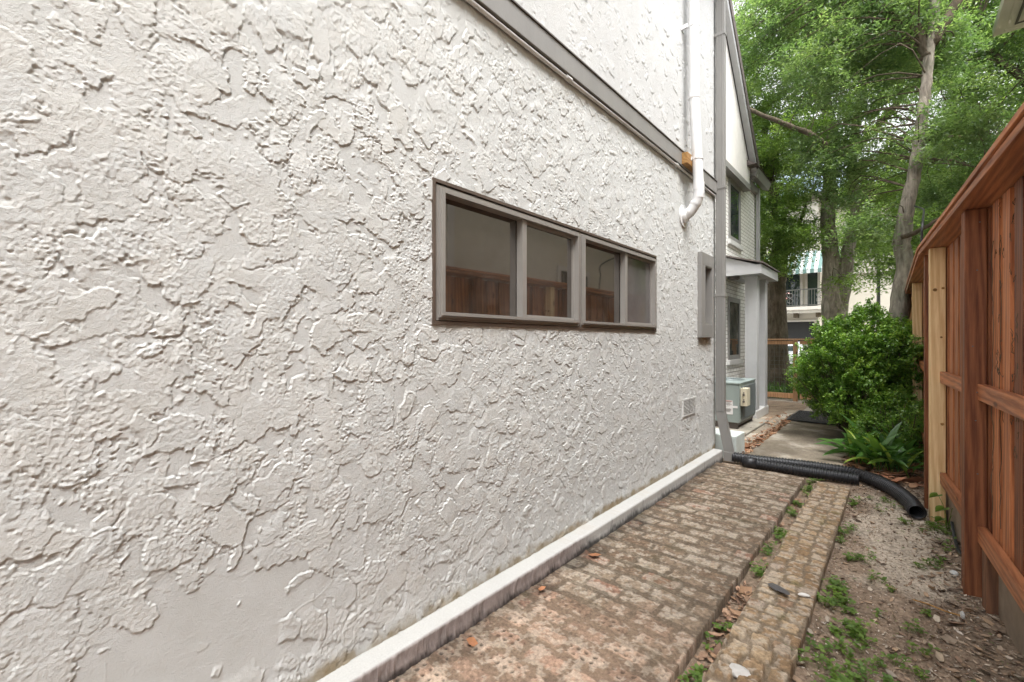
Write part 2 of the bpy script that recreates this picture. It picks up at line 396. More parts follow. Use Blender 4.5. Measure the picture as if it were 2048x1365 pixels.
# ------------------------------------------------------------------ BRICK PATH (two strips)
def paving(name, x0, x1, y0, y1, top, cols, pitch, px, seed, style):
    nX = int((x1-x0)/px)+1; nY = int((y1-y0)/px)+1; sh = (nX, nY)
    X = np.linspace(x0, x1, nX)[:, None]*np.ones((1, nY)); Y = np.ones((nX, 1))*np.linspace(y0, y1, nY)[None]
    wx = (fbm(sh, .06/px, seed, 4)-.5)*.022; wy = (fbm(sh, .05/px, seed+50, 4)-.5)*.018
    r = np.random.default_rng(seed)
    yy = (Y-y0+wy+ (fbm(sh, .5/px, seed+90, 2)-.5)*.03)/pitch; row = np.floor(yy).astype(int); nrow = row.max()+3
    row = np.clip(row, 0, nrow-1); fy = yy-row
    bw = (x1-x0)/cols
    shift = np.where(np.arange(nrow) % 2 == 0, 0, .5)+r.uniform(-.12, .12, nrow)
    if style == 'set': shift = r.uniform(-.20, .20, nrow)
    xx = (X-x0+wx)/bw+shift[row]; cx = np.floor(xx).astype(int)+1; fx = xx-np.floor(xx)
    cx = np.clip(cx, 0, cols+2)
    rn = lambda a, b: r.uniform(a, b, (nrow, cols+3))
    hgt = rn(-1, 1)[row, cx]; tx = rn(-1, 1)[row, cx]; ty = rn(-1, 1)[row, cx]; mir = rn(.0, 1)[row, cx]; tone = rn(-.25, 1.35)[row, cx]; hue = rn(0, 1)[row, cx]
    mw = .0115 if style == 'flat' else .0075
    dx = np.minimum(fx, 1-fx)*bw; dy = np.minimum(fy, 1-fy)*pitch-(.007 if style == 'flat' else .002)
    rag = (fbm(sh, .03/px, seed+7, 4)-.5)*.014
    near = 1-sstep(1.6, 2.1, Y+(fbm(sh, .3/px, seed+3, 2)-.5)*.9)   # newer cored bricks at the near end
    d = np.minimum(dx, dy)+rag-mw*(1+near*.7*(style == 'flat'))*(.7+.6*mir)
    if style == 'flat': inside = sstep(-.001, .006, d)
    else: inside = sstep(-.001, .0055, d)
    worn = sstep(.35, .65, fbm(sh, .5/px, seed+21, 3))
    n1 = fbm(sh, .02/px, seed+31, 4, .6); n2 = fbm(sh, .12/px, seed+41, 4)
    bh = (.0055 if style == 'flat' else .008)
    H = inside*(bh*(.75+.35*hgt)+(fx-.5)*tx*.004+(fy-.5)*ty*.004)
    H *= (.35+.4*(1-worn)) if style == 'flat' else .8
    H += (n1-.5)*.009+(n2-.5)*.007
    miss = (mir < .05)*inside; H -= miss*.006
    lich = sstep(.52, .64, fbm(sh, .035/px, seed+61, 5, .70)+.10*(tone-.5)+.05*inside)
    if style == 'flat':
        mort = np.array([.16, .13, .10]); b1 = np.array([.215, .165, .125]); b2 = np.array([.30, .25, .20]); b3 = np.array([.30, .19, .145])
    else:
        mort = np.array([.21, .17, .125]); b1 = np.array([.30, .215, .135]); b2 = np.array([.40, .31, .21]); b3 = np.array([.27, .19, .135])
    T = lambda a: a[..., None]
    bc = b1*(1-T(tone))+b2*T(tone); bc = bc*(1-T(hue > .9))+b3*T(hue > .9)
    colr = mort*(.6+.8*T(n2))*(1-T(inside))+bc*(.6+.8*T(n1))*T(inside)
    white = np.array([.50, .47, .42])
    colr = colr*(1-.62*T(lich*(.35+.65*inside)))+white*.62*T(lich*(.35+.65*inside))
    if style == 'flat':
        pink = np.array([.46, .33, .26])*(.75+.5*T(n1))
        colr = colr*(1-T(near)*.85)+(pink*T(inside)*(.85+.3*T(tone))+np.array([.29, .215, .165])*(.8+.4*T(n2))*(1-T(inside)))*T(near)*.85
        colr = colr*1.0
        colr = colr*(1-.45*T(lich*near))+np.array([.62, .57, .50])*.45*T(lich*near)
        # cores: five by two holes in each near brick
        hx = (fx*5) % 1-.5; hy = ((fy-.2)/.60*2) % 1-.5
        rr = np.sqrt((hx*bw/5)**2+(hy*pitch*.30)**2)+rag*.45
        hole = (1-sstep(.0075, .011, rr))*inside*near*(mir > .25)*(fy > .2)*(fy < .8)*(fx > .03)*(fx < .97)
        H -= hole*.007; colr = colr*(1-.72*T(hole))
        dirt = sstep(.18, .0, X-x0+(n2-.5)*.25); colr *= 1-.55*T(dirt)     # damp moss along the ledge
        moss = sstep(.6, .8, fbm(sh, .2/px, seed+77, 4))*(1-near)
        colr = colr*(1-.4*T(moss))+np.array([.10, .09, .05])*.4*T(moss)
    else:
        moss = sstep(.62, .8, fbm(sh, .16/px, seed+77, 4)); colr = colr*(1-.45*T(moss))+np.array([.17, .16, .05])*.45*T(moss)
        loose = (1-sstep(2.1, 2.6, Y)); H += inside*loose*(hgt > -.3)*.014-loose*(1-inside)*.005; colr = colr*(1-.3*T(loose*inside*(tone > .55)))+np.array([.58, .48, .34])*.3*T(loose*inside*(tone > .55))
    colr = colr*(.70 if style == 'flat' else .76)*np.array([1.08, 1.0, .90])
    # chipped outer edges
    e = np.minimum(np.minimum(X-x0, x1-X), y1-Y)
    H -= .005*(1-sstep(0, .006, e+rag*.5))
    Z = top+H
    # skirt
    def pad(A, fn=None):
        return np.pad(A, [(1, 1), (1, 1)]+[(0, 0)]*(A.ndim-2), 'edge')
    Xp, Yp, Zp, Cp = pad(X), pad(Y), pad(Z), pad(colr)
    for sl in ((0, slice(None)), (-1, slice(None)), (slice(None), 0), (slice(None), -1)):
        Zp[sl] = -.08; Cp[sl] = np.array([.12, .095, .07])
    V = np.stack([Xp, Yp, Zp], -1).reshape(-1, 3)
    return npmesh(name, V, gridfaces(nX+2, nY+2), M['paving'], col=Cp.reshape(-1, 3), smooth=True)
tag(paving('brick_path', -1.575, -.712, .55, 5.38, .05, 4, .134, .0052, 100, 'flat'), kind='structure')
tag(paving('brick_edging', -.608, -.338, .9, 5.30, .048, 3, .104, .0045, 400, 'set'), kind='structure')

# ------------------------------------------------------------------ HOUSE
XW = -1.67
house = thing('house', 'long white house with rough stucco side wall filling the left of the view', 'house', (XW-2, 2.5, 0))
# --- stucco relief raster: rows = Y, cols = Z
PX = .0028; RY0, RZ0 = -.35, .10
RS = (int(6.05/PX), int(3.15/PX))
def stucco_raster(sh, px, seed, n_big, n_small, scale_fn, smooth_fn, y0, z0, amp=1.0):
    r = np.random.default_rng(seed)
    H = (fbm(sh, .30/px, seed, 3)-.5)*.0025
    Wb = [(fbm(sh, .050/px, seed+s, 6, .70)-.5) for s in (200, 300)]
    Ws = [(fbm(sh, .016/px, seed+s, 4, .68)-.5) for s in (400, 500)]
    rough = fbm(sh, .010/px, seed+600, 3, .85)-.5
    streak = [fbm(sh, .05/px, seed+650, 3, .7)-.5]
    tone = np.zeros(sh, np.float32)
    def stroke(cy, cz, L, Wd, th, a, wa, rgh, keep, tn):
        R_ = int(max(L, Wd)*1.3)+int(wa*.7)+4
        i0, i1 = max(0, int(cy)-R_), min(sh[0], int(cy)+R_); j0, j1 = max(0, int(cz)-R_), min(sh[1], int(cz)+R_)
        if i1-i0 < 4 or j1-j0 < 4: return
        sl = (slice(i0, i1), slice(j0, j1)); W = Wb if wa > .012/px else Ws
        dy = np.arange(i0, i1)[:, None]-cy+W[0][sl]*wa*2; dz = np.arange(j0, j1)[None]-cz+W[1][sl]*wa*2
        s_ = (dy*math.cos(th)+dz*math.sin(th))/L; t_ = (-dy*math.sin(th)+dz*math.cos(th))/Wd
        m = sstep(0, 1.3/L, .95-.4*t_*t_-s_)*sstep(0, 1.6/Wd, 1-np.abs(t_))*sstep(-1.15, .1, s_)
        old = H[sl]
        H[sl] = old*(1-m*keep)+m*(a+rough[sl]*rgh)
        tone[sl] = tone[sl]*(1-m)+m*tn
    for k in range(n_big+n_small):
        # large plates first mixed with fine flecks on top
        big = r.random() < n_big/(n_big+n_small)
        cy = r.uniform(0, sh[0]); cz = r.uniform(0, sh[1]); y = y0+cy*px; z = z0+cz*px
        sm = smooth_fn(y, z)
        if r.random() < sm: continue
        sc = scale_fn(y)
        th = r.normal(-math.pi/2+.25, .65) if r.random() < .72 else r.uniform(0, 2*math.pi)
        if big:
            if r.random() > sc*sc: continue
            stroke(cy, cz, r.uniform(.022, .105)/px*sc, r.uniform(.018, .068)/px*sc, th, r.uniform(.0012, .0036)*amp, .031/px*sc, r.choice((.0004, .0012, .0022))*amp, .75, r.uniform(-.2, 1))
        else:
            stroke(cy, cz, r.uniform(.005, .020)/px*(.6+.4*sc), r.uniform(.004, .017)/px*(.6+.4*sc), th, r.uniform(.0006, .0021)*amp, .0095/px, .001*amp, .5, .5)
    cr = fbm(sh, .013/px, seed+700, 3, .7); zone = sstep(.54, .70, fbm(sh, .13/px, seed+800, 3))
    sm = np.array([[smooth_fn(y0+i*px, z0+j*px) for j in range(0, sh[1]+40, 40)] for i in range(0, sh[0]+40, 40)], np.float32)
    sm = sample(sm, np.arange(sh[0])/40, np.arange(sh[1])/40)
    H -= zone*sstep(.67, .75, cr)*.0013*(1-sm)*amp
    H += zone*sstep(.66, .74, fbm(sh, .011/px, seed+720, 3, .7))*.0009*(1-sm)*amp
    # faint trowel lines in the smooth repair
    H += sm*(sstep(.02, 0, np.abs(fbm(sh, .22/px, seed+900, 2)-.5))*.0009+rough*.0004)
    # crisp lips and undercut feet along the plate edges
    def box(A, k):
        for ax in (0, 1):
            c = np.cumsum(np.pad(A, [(k+1, k) if i == ax else (0, 0) for i in (0, 1)], 'edge').astype(np.float64), ax)
            n_ = A.shape[ax]
            A = ((np.take(c, range(2*k+1, 2*k+1+n_), ax)-np.take(c, range(0, n_), ax))/(2*k+1)).astype(np.float32)
        return A
    d = H-box(H, 3)
    d = np.sign(d)*np.maximum(np.abs(d)-.00035, 0)
    return H+1.25*np.clip(d, -.0022, .0008), tone
def smooth_patch(y, z):
    # the trowelled-smooth repair low at the near end, and the wall's foot
    a = max(0, 1-((y-.46)/.48)**2-((z-.47)/.23)**2)
    return min(.93, a*2.4)
Hs, Ts = stucco_raster(RS, PX, 11, 5200, 13000, lambda y: .98-.10*min(max(y, 0), 3.5), smooth_patch, RY0, RZ0, 1.28)
WY = [1.33, 3.90]; WZ = [1.535, 2.225]
def snap(a, vals):
    a = a.copy()
    for v in vals: a[np.argmin(np.abs(a-v))] = v
    return a
yl = [-.35]
while yl[-1] < 5.655: yl.append(yl[-1]+.0021+max(0, yl[-1])*.0009)
yl[-1] = 5.66
yl = snap(np.array(yl), WY)
zl = np.concatenate([np.arange(.10, .45, .005), np.arange(.45, 2.45, .0026), np.arange(2.45, 3.215, .0055), [3.215]]); zl = snap(zl, WZ)
Hw = sample(Hs, (yl-RY0)/PX, (zl-RZ0)/PX); Tw = sample(Ts, (yl-RY0)/PX, (zl-RZ0)/PX)
def wall_mesh(name, yl, zl, H, T, x, parent, opening=None, foot=None, lab=None):
    YY, ZZ = np.meshgrid(yl, zl, indexing='ij')
    col_ = np.ones(YY.shape+(3,))*(1+.035*T[..., None]*np.array([1, .6, .1]))*1.0
    if foot is not None:
        nn = fbm((len(yl), len(zl)), 14, 5, 4)
        g = sstep(foot+.05, foot-.01, ZZ-(nn-.5)*.09)
        col_ = col_*(1-g[..., None]*.55*np.array([.75, .9, 1.1])*(.4+nn[..., None]))
    keep = None
    if foot is not None:      # rusty run-off below the slit window
        st = np.exp(-((YY-5.27)/.17)**2)*sstep(1.30, 1.49, ZZ)*(ZZ < 1.5)*fbm((len(yl), len(zl)), 6, 15, 3)
        col_ = col_*(1-st[..., None]*.7*np.array([.6, .9, 1.2]))
    if opening:
        ym = (yl[1:]+yl[:-1])/2; zm = (zl[1:]+zl[:-1])/2; keep = np.ones((len(ym), len(zm)), bool)
        for (a, b), (c, d) in opening: keep &= ~(((ym > a) & (ym < b))[:, None] & ((zm > c) & (zm < d))[None])
    V = np.stack([x+H, YY, ZZ], -1).reshape(-1, 3)
    return npmesh(name, V, gridfaces(len(yl), len(zl), keep, flip=False), M['stucco' if opening else 'stucco_up'], parent, col=np.clip(col_.reshape(-1, 3), 0, 1.2), smooth=True)
wall_mesh('stucco_wall', yl, zl, Hw, Tw, XW, house, [(WY, WZ), ((5.16, 5.40), (1.65, 2.29))], .17)
# upper storey
y2 = np.linspace(1.2, 5.66, 760); z2 = np.linspace(3.36, 6.2, 480)
Hu, Tu = stucco_raster((int(4.5/.006), int(2.9/.006)), .006, 77, 560, 1500, lambda y: .8, lambda y, z: 0, 1.2, 3.36)
Hu = Hu*1.2
H2 = sample(Hu, (y2-1.2)/.006, (z2-3.36)/.006); T2 = sample(Tu, (y2-1.2)/.006, (z2-3.36)/.006)
o = wall_mesh('upper_stucco_wall', y2, z2, H2, T2*0, XW+.004, house)
# solid body behind the plaster, near parts out of frame, far end
b = MB(); b.box(-7, XW-.085, -3, 5.645, 0, 6.2); b.box(XW-.085, XW-.004, -3, -.34, 0, 6.2); b.box(XW-.08, XW-.002, -.34, 1.25, 3.3, 6.2)
b.box(XW-.085, XW-.006, 5.58, 5.655, .0, 6.2); b.box(XW-.085, XW-.012, -.34, 5.58, 0, .12)
b.build('wall_body', M['stucco_far'], house)
b = MB(); b.box(-7.3, XW+.35, -3.2, 5.95, 6.2, 6.38); b.build('eave', M['grey'], house)
# foundation ledge
def ledge():
    n = 2000; ys = np.linspace(-.35, 5.60, n)
    prof = [(-1.70, .154), (-1.66, .153), (-1.60, .152), (-1.576, .1515), (-1.569, .148), (-1.567, .138), (-1.570, .11), (-1.568, .09), (-1.566, .07), (-1.566, .05), (-1.566, .03), (-1.566, .0)]
    P = np.array(prof); k = len(P)
    nz = fbm((n, k*6), 7, 3, 3, .8)[:, ::6]; nb = fbm((n, k*6), 70, 9, 5, .6)[:, ::6]
    V = np.zeros((n, k, 3)); V[..., 1] = ys[:, None]
    V[..., 0] = P[None, :, 0]+(nz-.5)*np.array([0]*2+[.0015]*3+[.004]*7)[None]; V[..., 2] = P[None, :, 1]+(nz-.5)*.003
    rough = sstep(2.7, 2.3, ys)[:, None]                       # unpainted, rougher face near the camera
    V[..., 0] += rough*(nz-.5)*np.array([0]*4+[.002]+[.008]*7)[None]
    col_ = np.ones((n, k, 3))*np.array([.43, .425, .405])
    face = np.array([0]*4+[.5]+[1]*7)[None]
    col_ = col_*(1-(rough*face)[..., None])+np.array([.27, .23, .215])*(.75+.5*nz[..., None])*(rough*face)[..., None]
    grime = sstep(.105, .050, V[..., 2]+(nb-.5)*.10+(nz-.5)*.04)*face; col_ *= 1-.85*grime[..., None]
    stain = sstep(.58, .66, nb*.7+nz*.3)*(1-face)*sstep(1.9, 2.3, ys)[:, None]; col_ = col_*(1-.5*stain[..., None])+np.array([.42, .38, .33])*.5*stain[..., None]
    for yc in (2.9, 3.42, 4.4, 4.95): col_ *= 1-.5*np.exp(-((ys-yc-.01*(nz[:, 3]-.5))/.006)**2)[:, None, None]*face[..., None]
    inner = np.array([1]+[0]*(k-1))[None]*.6; col_ *= 1-inner[..., None]
    V = V.reshape(-1, 3); F = gridfaces(n, k, flip=True)
    # end cap
    e = len(V); idx = np.arange((n-1)*k, n*k)
    V = np.concatenate([V, V[idx]*np.array([0, 1, 1])+np.array([-1.72, 0, 0])]); cc = np.concatenate([col_.reshape(-1, 3), col_.reshape(-1, 3)[idx]])
    F = np.concatenate([F, np.array([[idx[i], idx[i+1], e+i+1, e+i] for i in range(k-1)])])
    return npmesh('foundation_ledge', V, F, M['ledge'], house, col=cc, smooth=True)
M['ledge'] = attrmat('ledge_paint', .7, 130, .10, .5, .3, .003)
ledge()
# belt trim with flashing and conduit
b = MB(); b.box(XW-.02, XW+.042, -.5, 5.60, 3.215, 3.355, .5, .003); b.build('belt_trim', M['grey'], house)
b = MB(); b.prism([(XW-.01, 3.357), (XW+.050, 3.357), (XW+.050, 3.366), (XW+.012, 3.378), (XW-.01, 3.378)], 'Y', -.5, 5.61); b.build('flashing', M['flash'], house)
b = MB(); b.tube([(XW+.020, y, 3.196+.003*math.sin(y*2.1)) for y in np.linspace(-.5, 5.58, 50)], .0125, 10)
for y in (2.45, 4.35): b.tube([(XW+.020, y-.03, 3.196), (XW+.020, y+.03, 3.196)], .019, 10)
b.build('conduit', M['white'], house, 60)
for y in (2.45, 3.4, 4.35, 5.2):
    pass
# --- sliding windows
def frame_rect(b, x0, x1, ya, yb, za, zb, w):
    b.box(x0, x1, ya, yb, za, za+w); b.box(x0, x1, ya, yb, zb-w, zb); b.box(x0, x1, ya, ya+w, za+w, zb-w); b.box(x0, x1, yb-w, yb, za+w, zb-w)
b = MB(); frame_rect(b, XW-.08, XW+.010, WY[0]-.004, WY[1]+.004, WZ[0]-.004, WZ[1]+.004, .016)
b.box(XW-.082, XW+.006, 2.607, 2.621, WZ[0]+.012, WZ[1]-.012)
surround = b.build('window_surround', M['alu_dark'], house)
for (ya, yb, k) in ((1.350, 2.606, 0), (2.622, 3.882, 1)):
    za, zb = WZ[0]+.016, WZ[1]-.020
    b = MB()
    frame_rect(b, XW-.05, XW+.004, ya, yb, za, zb, .020)
    frame_rect(b, XW-.05, XW+.017, ya+.012, yb-.012, za+.013, zb-.012, .012)
    frame_rect(b, XW-.05, XW+.026, ya+.022, yb-.022, za+.023, zb-.021, .017)
    win = b.build('window_frame', M['alu'], house)
    tag(win, ['near sliding window frame with clear reflecting panes', 'far sliding window frame with one grey screened pane'][k])
    iy0, iy1, iz0, iz1 = ya+.037, yb-.037, za+.039, zb-.037
    ym = iy0+(iy1-iy0)*(.53 if k == 0 else .55)
    # fixed pane set deep, sliding sash in front
    b = MB(); b.box(XW-.045, XW-.038, iy0-.01, ym, iz0-.01, iz1+.01); b.build('pane', M['glass'], win)
    b = MB(); frame_rect(b, XW-.034, XW-.008, ym, iy1+.002, iz0-.002, iz1+.002, .020)
    b.box(XW-.034, XW+.012, ym-.026, ym+.012, iz0-.002, iz1+.002); b.build('sash', M['alu'], win)
    b = MB(); b.box(XW-.026, XW-.020, ym+.018, iy1-.015, iz0+.014, iz1-.014); b.build('pane', M['glass'] if k == 0 else M['screen'], win)
# --- slit window with deep grey surround
b = MB()
ya, yb, za, zb = 5.03, 5.47, 1.49, 2.44
b.box(XW-.02, XW+.045, ya, yb, za, za+.15, .5, .004); b.box(XW-.02, XW+.045, ya, yb, zb-.14, zb, .5, .004)
b.box(XW-.02, XW+.045, ya, ya+.13, za+.15, zb-.14, .5, .003); b.box(XW-.02, XW+.045, yb-.07, yb, za+.15, zb-.14, .5, .003)
sw = b.build('slit_window', M['grey'], house)
b = MB()
for q in ((5.155, 5.162, 1.64, 2.30), (5.398, 5.41, 1.64, 2.30), (5.162, 5.398, 2.29, 2.30), (5.162, 5.398, 1.64, 1.65)): b.box(XW-.078, XW+.040, *q)
b.build('reveal', M['grey'], sw)
b = MB(); b.box(XW-.080, XW-.066, 5.162, 5.398, 1.65, 2.29); b.build('pane', M['alu_dark'], sw)
# --- louvred vent
v_ = MB(); frame_rect(v_, XW-.005, XW+.012, 4.57, 4.94, .665, .845, .010); vent = v_.build('wall_vent', M['white'], house)
b = MB(); b.box(XW-.004, XW+.003, 4.575, 4.935, .67, .84); b.build('vent_recess', M['flash'], vent)
b = MB()
for k in range(11):
    z = .677+k*.0148
    b.box(XW+.002, XW+.011, 4.578, 4.750, z, z+.0062); b.box(XW+.002, XW+.011, 4.765, 4.932, z, z+.0062)
b.build('slats', M['white'], vent)
# --- flue pipe
fp = thing('flue', '', 'x'); bpy.data.objects.remove(fp)
b = MB()
b.tube([(-1.572, 4.60, 6.15), (-1.560, 4.60, 3.95)], .051, 20, cap=False); b.tube([(-1.560, 4.60, 3.96), (-1.515, 4.60, 3.02)], .050, 20, cap=False)
b.tube([(-1.515, 4.60, 3.03), (-1.512, 4.60, 2.96), (-1.52, 4.60, 2.90)], .053, 20, cap=False)
b.tube([(-1.52, 4.60, 2.915), (-1.528, 4.60, 2.88), (-1.565, 4.60, 2.815), (-1.60, 4.60, 2.77)], .051, 20, cap=False)
b.tube([(-1.60, 4.60, 2.775), (-1.63, 4.60, 2.75), (-1.70, 4.60, 2.742)], .052, 20, cap=False)
pipe = b.build('flue_pipe', M['pvc'], house, 50)
for pa, pb in (((-1.561, 4.6, 3.92), (-1.561, 4.6, 3.99)), ((-1.516, 4.6, 2.98), (-1.516, 4.6, 3.055)), ((-1.540, 4.6, 2.858), (-1.549, 4.6, 2.842)), ((-1.597, 4.6, 2.779), (-1.608, 4.6, 2.768))):
    b = MB(); b.tube([pa, pb], .0555, 20); b.build('pipe_collar', M['pvc'], pipe, 40)
b = MB(); b.tube([(XW-.01, 4.6, 2.742), (XW+.012, 4.6, 2.742)], .115, 28); b.tube([(XW+.012, 4.6, 2.742), (XW+.045, 4.6, 2.744)], [.075, .058], 24); b.build('wall_flange', M['pvc'], pipe, 40)
for z, x in ((4.66, -1.565), (3.30, -1.528)):
    b = MB(); b.tube([(x, 4.6, z-.011), (x, 4.6, z+.011)], .0545, 20); b.box(XW+(.04 if z < 4 else 0), x-.04, 4.535, 4.56, z-.02, z+.02, .5); b.box(XW+(.04 if z < 4 else 0), XW+(.046 if z < 4 else .008), 4.50, 4.60, z-.03, z+.03)
    b.build('pipe_strap', M['pvc'], pipe, 40)
b = MB(); b.box(XW+.043, XW+.10, 4.44, 4.76, 3.225, 3.335, .5, .003); b.build('wood_block', M['block'], house)
# --- corner downspout
b = MB(); dz = MB()
x0, x1, y0_, y1_ = -1.645, -1.545, 5.585, 5.655
def ribbed(b, z0, z1, e=0):
    b.box(x0-e, x1+e, y0_-e, y1_+e, z0, z1, .5, .004)
    for k in range(3):
        xx = x0+.018+k*.027; b.box(xx, xx+.009, y0_-.004-e, y0_, z0+.01, z1-.01, .5)
ribbed(b, .60, 3.25); ribbed(b, 3.25, 6.2)
def slab(b, p0, p1, hx, hy):
    vs = []
    for p in (p0, p1): vs.append([b.bm.verts.new((p[0]+sx*hx, p[1]+sy*hy, p[2])) for sx, sy in ((-1, -1), (1, -1), (1, 1), (-1, 1))])
    a, c = vs; b.bm.faces.new(a[::-1]); b.bm.faces.new(c)
    for i in range(4): b.bm.faces.new((a[i], a[(i+1) % 4], c[(i+1) % 4], c[i]))
slab(b, (-1.595, 5.62, .61), (-1.50, 5.62, .13), .05, .035)
b.box(-1.552, -1.448, 5.58, 5.66, .03, .14, .5, .004)
ds = b.build('downspout', M['grey'], house)
for z in (1.98, 3.27, 5.10):
    b = MB(); b.box(x0-.012, x1+.006, y0_-.006, y1_+.006, z, z+.035, .5, .002); b.build('strap', M['grey'], ds)

# --- rear wing: painted brick, stucco gable, roof, gutter
XB = -2.5
b = MB(); b.box(-7, XB, 5.66, 11.5, 0, 5.05); bw_ = b.build('brick_wall', M['brick'], house)
b = MB(); b.prism([(5.66, 4.78), (10.42, 4.78), (10.47, 5.12), (7.55, 8.3), (5.66, 6.3)], 'X', -2.9, -2.38); b.build('gable_wall', M['stucco_far'], house)
b = MB(); b.box(-2.50, -2.36, 5.66, 10.44, 4.66, 4.775); b.box(-2.50, -2.42, 10.44, 11.52, 4.84, 4.98); b.build('gable_trim', M['grey'], house)
b = MB(); ang = math.atan2(8.62-5.06, -(10.66-7.55))
b.prism([(10.66, 5.06), (7.55, 8.46), (7.55, 8.66), (10.70, 5.24)], 'X', -7, -2.24); b.prism([(7.549, 8.46), (5.2, 5.9), (5.2, 6.08), (7.549, 8.66)], 'X', -7, -2.24)
b.build('gable_roof', M['shingle'], house)
b = MB(); b.prism([(10.60, 4.97), (7.55, 8.30), (7.55, 8.46), (10.66, 5.06)], 'X', -2.36, -2.26); b.build('rake_board', M['greyblue'], house)
b = MB(); b.prism([(-2.40, 5.02), (-2.28, 4.98), (-2.22, 5.13), (-2.40, 5.13)], 'Y', 10.50, 11.75); b.build('gutter', M['grey'], house)
b = MB(); b.prism([(-2.4, 5.14), (-2.20, 5.14), (-7, 8.2), (-7, 8.0)], 'Y', 10.2, 11.75); b.build('rear_roof', M['shingle'], house)
b = MB(); b.box(-2.47, -2.40, 11.40, 11.49, .1, 4.98, .5, .004); b.build('downspout', M['greyblue'], house)
for (ya, yb, za, zb) in ((9.30, 10.15, 3.45, 4.66), (9.25, 10.10, 1.08, 2.32), (6.9, 8.3, 1.08, 2.32)):
    b = MB(); frame_rect(b, XB-.02, XB+.02, ya, yb, za, zb, .09); wf = b.build('window', M['grey'], house)
    b = MB(); b.box(XB-.02, XB+.006, ya+.08, yb-.08, za+.08, zb-.08); b.build('pane', M['glass_far'], wf)
    b = MB(); b.box(XB-.02, XB+.055, ya-.06, yb+.06, za-.10, za-.003, .5, .006); b.build('sill', M['white'], wf)
# porch
b = MB(); b.box(-2.49, -1.94, 8.97, 10.02, 0, .17, .5, .015); b.build('porch_step', M['white'], house)
for y, lab in ((9.10, 'nearer grey porch column'), (10.0-.22, 'farther grey porch column')):
    b = MB(); b.box(-2.155, -1.955, y, y+.20, .172, 2.66, .5, .003); b.box(-2.17, -1.94, y-.012, y+.212, 2.60, 2.662, .5)
    tag(b.build('porch_column', M['greyblue'], house), lab)
b = MB()
b.box(-2.48, -1.84, 8.80, 10.20, 2.664, 2.70); b.box(-2.48, -1.82, 8.775, 8.80, 2.655, 2.82); b.box(-1.84, -1.815, 8.80, 10.22, 2.655, 2.82); b.box(-2.48, -1.84, 10.2, 10.22, 2.655, 2.82)
pr = b.build('porch_roof', M['greyblue'], house)
b = MB(); b.prism([(-2.49, 3.04), (-1.78, 2.828), (-1.78, 2.852), (-2.49, 3.07)], 'Y', 8.74, 10.26); b.build('shingles', M['shingle'], pr)
b = MB(); b.prism([(-2.49, 2.82), (-1.9, 2.82), (-2.49, 3.035)], 'Y', 8.79, 8.81); b.build('roof_gable', M['greyblue'], pr)
b = MB(); b.tube([(-2.32, 9.0, 2.664), (-2.32, 9.0, 2.62), (-2.32, 9.0, 2.60)], [.10, .10, .07], 16); b.build('ceiling_lamp', M['flash'], pr, 40)

# ------------------------------------------------------------------ AIR CONDITIONER
ac = thing('air_conditioner', 'green-grey metal outdoor air conditioner unit beside the porch column', 'air conditioner', (-2.2, 8.0, .08))
ax0, ax1, ay0, ay1, az0, az1 = -2.47, -1.88, 7.58, 8.62, .10, .79
b = MB(); b.box(ax0+.03, ax1-.03, ay0+.03, ay1-.03, az0, az0+.06)
for yy in (ay0+.03, ay1-.09):
    b.box(ax0+.03, ax1-.03, yy, yy+.06, .05, az0)
b.build('base', M['flash'], ac)
b = MB(); b.box(ax0, ax1, ay0, ay1, az0+.05, az1-.03, .5, .012); b.box(ax0, ax1+.002, ay0-.002, ay0+.012, az0+.06, az1-.05); cab = b.build('cabinet', M['green_metal'], ac)
b = MB(); b.box(ax0-.012, ax1+.012, ay0-.012, ay1+.012, az1-.029, az1, .5, .01); top = b.build('top_cover', M['green_metal'], ac)
b = MB()
for k in range(1, 9): 
    r_ = .03*k; b.tube([(-2.17+r_*math.cos(t), 8.1+r_*math.sin(t), az1+.012) for t in np.linspace(0, 2*math.pi, 25)], .004, 5, cap=False)
b.build('fan_grille', M['coil'], top)
b = MB(); b.box(ax1, ax1+.005, ay0+.14, ay1-.03, az0+.09, az1-.07); b.build('coil', M['flash'], ac)
b = MB()
for k in range(46):
    z = az0+.10+k*.0114
    b.box(ax1+.005, ax1+.013, ay0+.14, ay1-.03, z, z+.006)
for k in range(20):
    y = ay0+.15+k*.045; b.box(ax1+.006, ax1+.015, y, y+.008, az0+.095, az1-.075)
b.build('coil_guard', M['coil'], ac)
b = MB(); b.box(ax1+.005, ax1+.10, ay0+.06, ay0+.26, .42, .70, .5, .006); bx = b.build('disconnect_box', M['cream'], ac)
for z in (.49, .60):
    b = MB(); b.tube([(ax1+.055, ay0+.06, z), (ax1+.055, ay0+.035, z)], .016, 10); b.tube([(ax1+.055, ay0+.06, z+.03), (ax1+.055, ay0+.05, z+.03)], .010, 8)
    b.build('conduit_fitting', M['flash'], bx)
b = MB(); b.box(ax1-.24, ax1-.09, ay0-.007, ay0-.003, .40, .50); b.box(ax1-.25, ax1-.09, ay0-.007, ay0-.003, .28, .395); b.box(ax1-.09, ax1-.02, ay0-.007, ay0-.003, .385, .42)
st = b.build('label_sticker', M['sticker'], ac)
b = MB()
for z in (.475, .455, .44, .425, .37, .357, .345, .333, .32): b.box(ax1-.19, ax1-.11+random.uniform(-.02, .01), ay0-.009, ay0-.0072, z, z+.004)
for z in (.45, .42, .36, .325): b.box(ax1-.228, ax1-.205, ay0-.009, ay0-.0072, z, z+.018)
b.build('printed_text', M['ink'], st)
b = MB(); b.box(ax1-.19, ax1-.10, ay0-.009, ay0-.0072, .487, .494); b.build('printed_line', M['ink_red'], st)
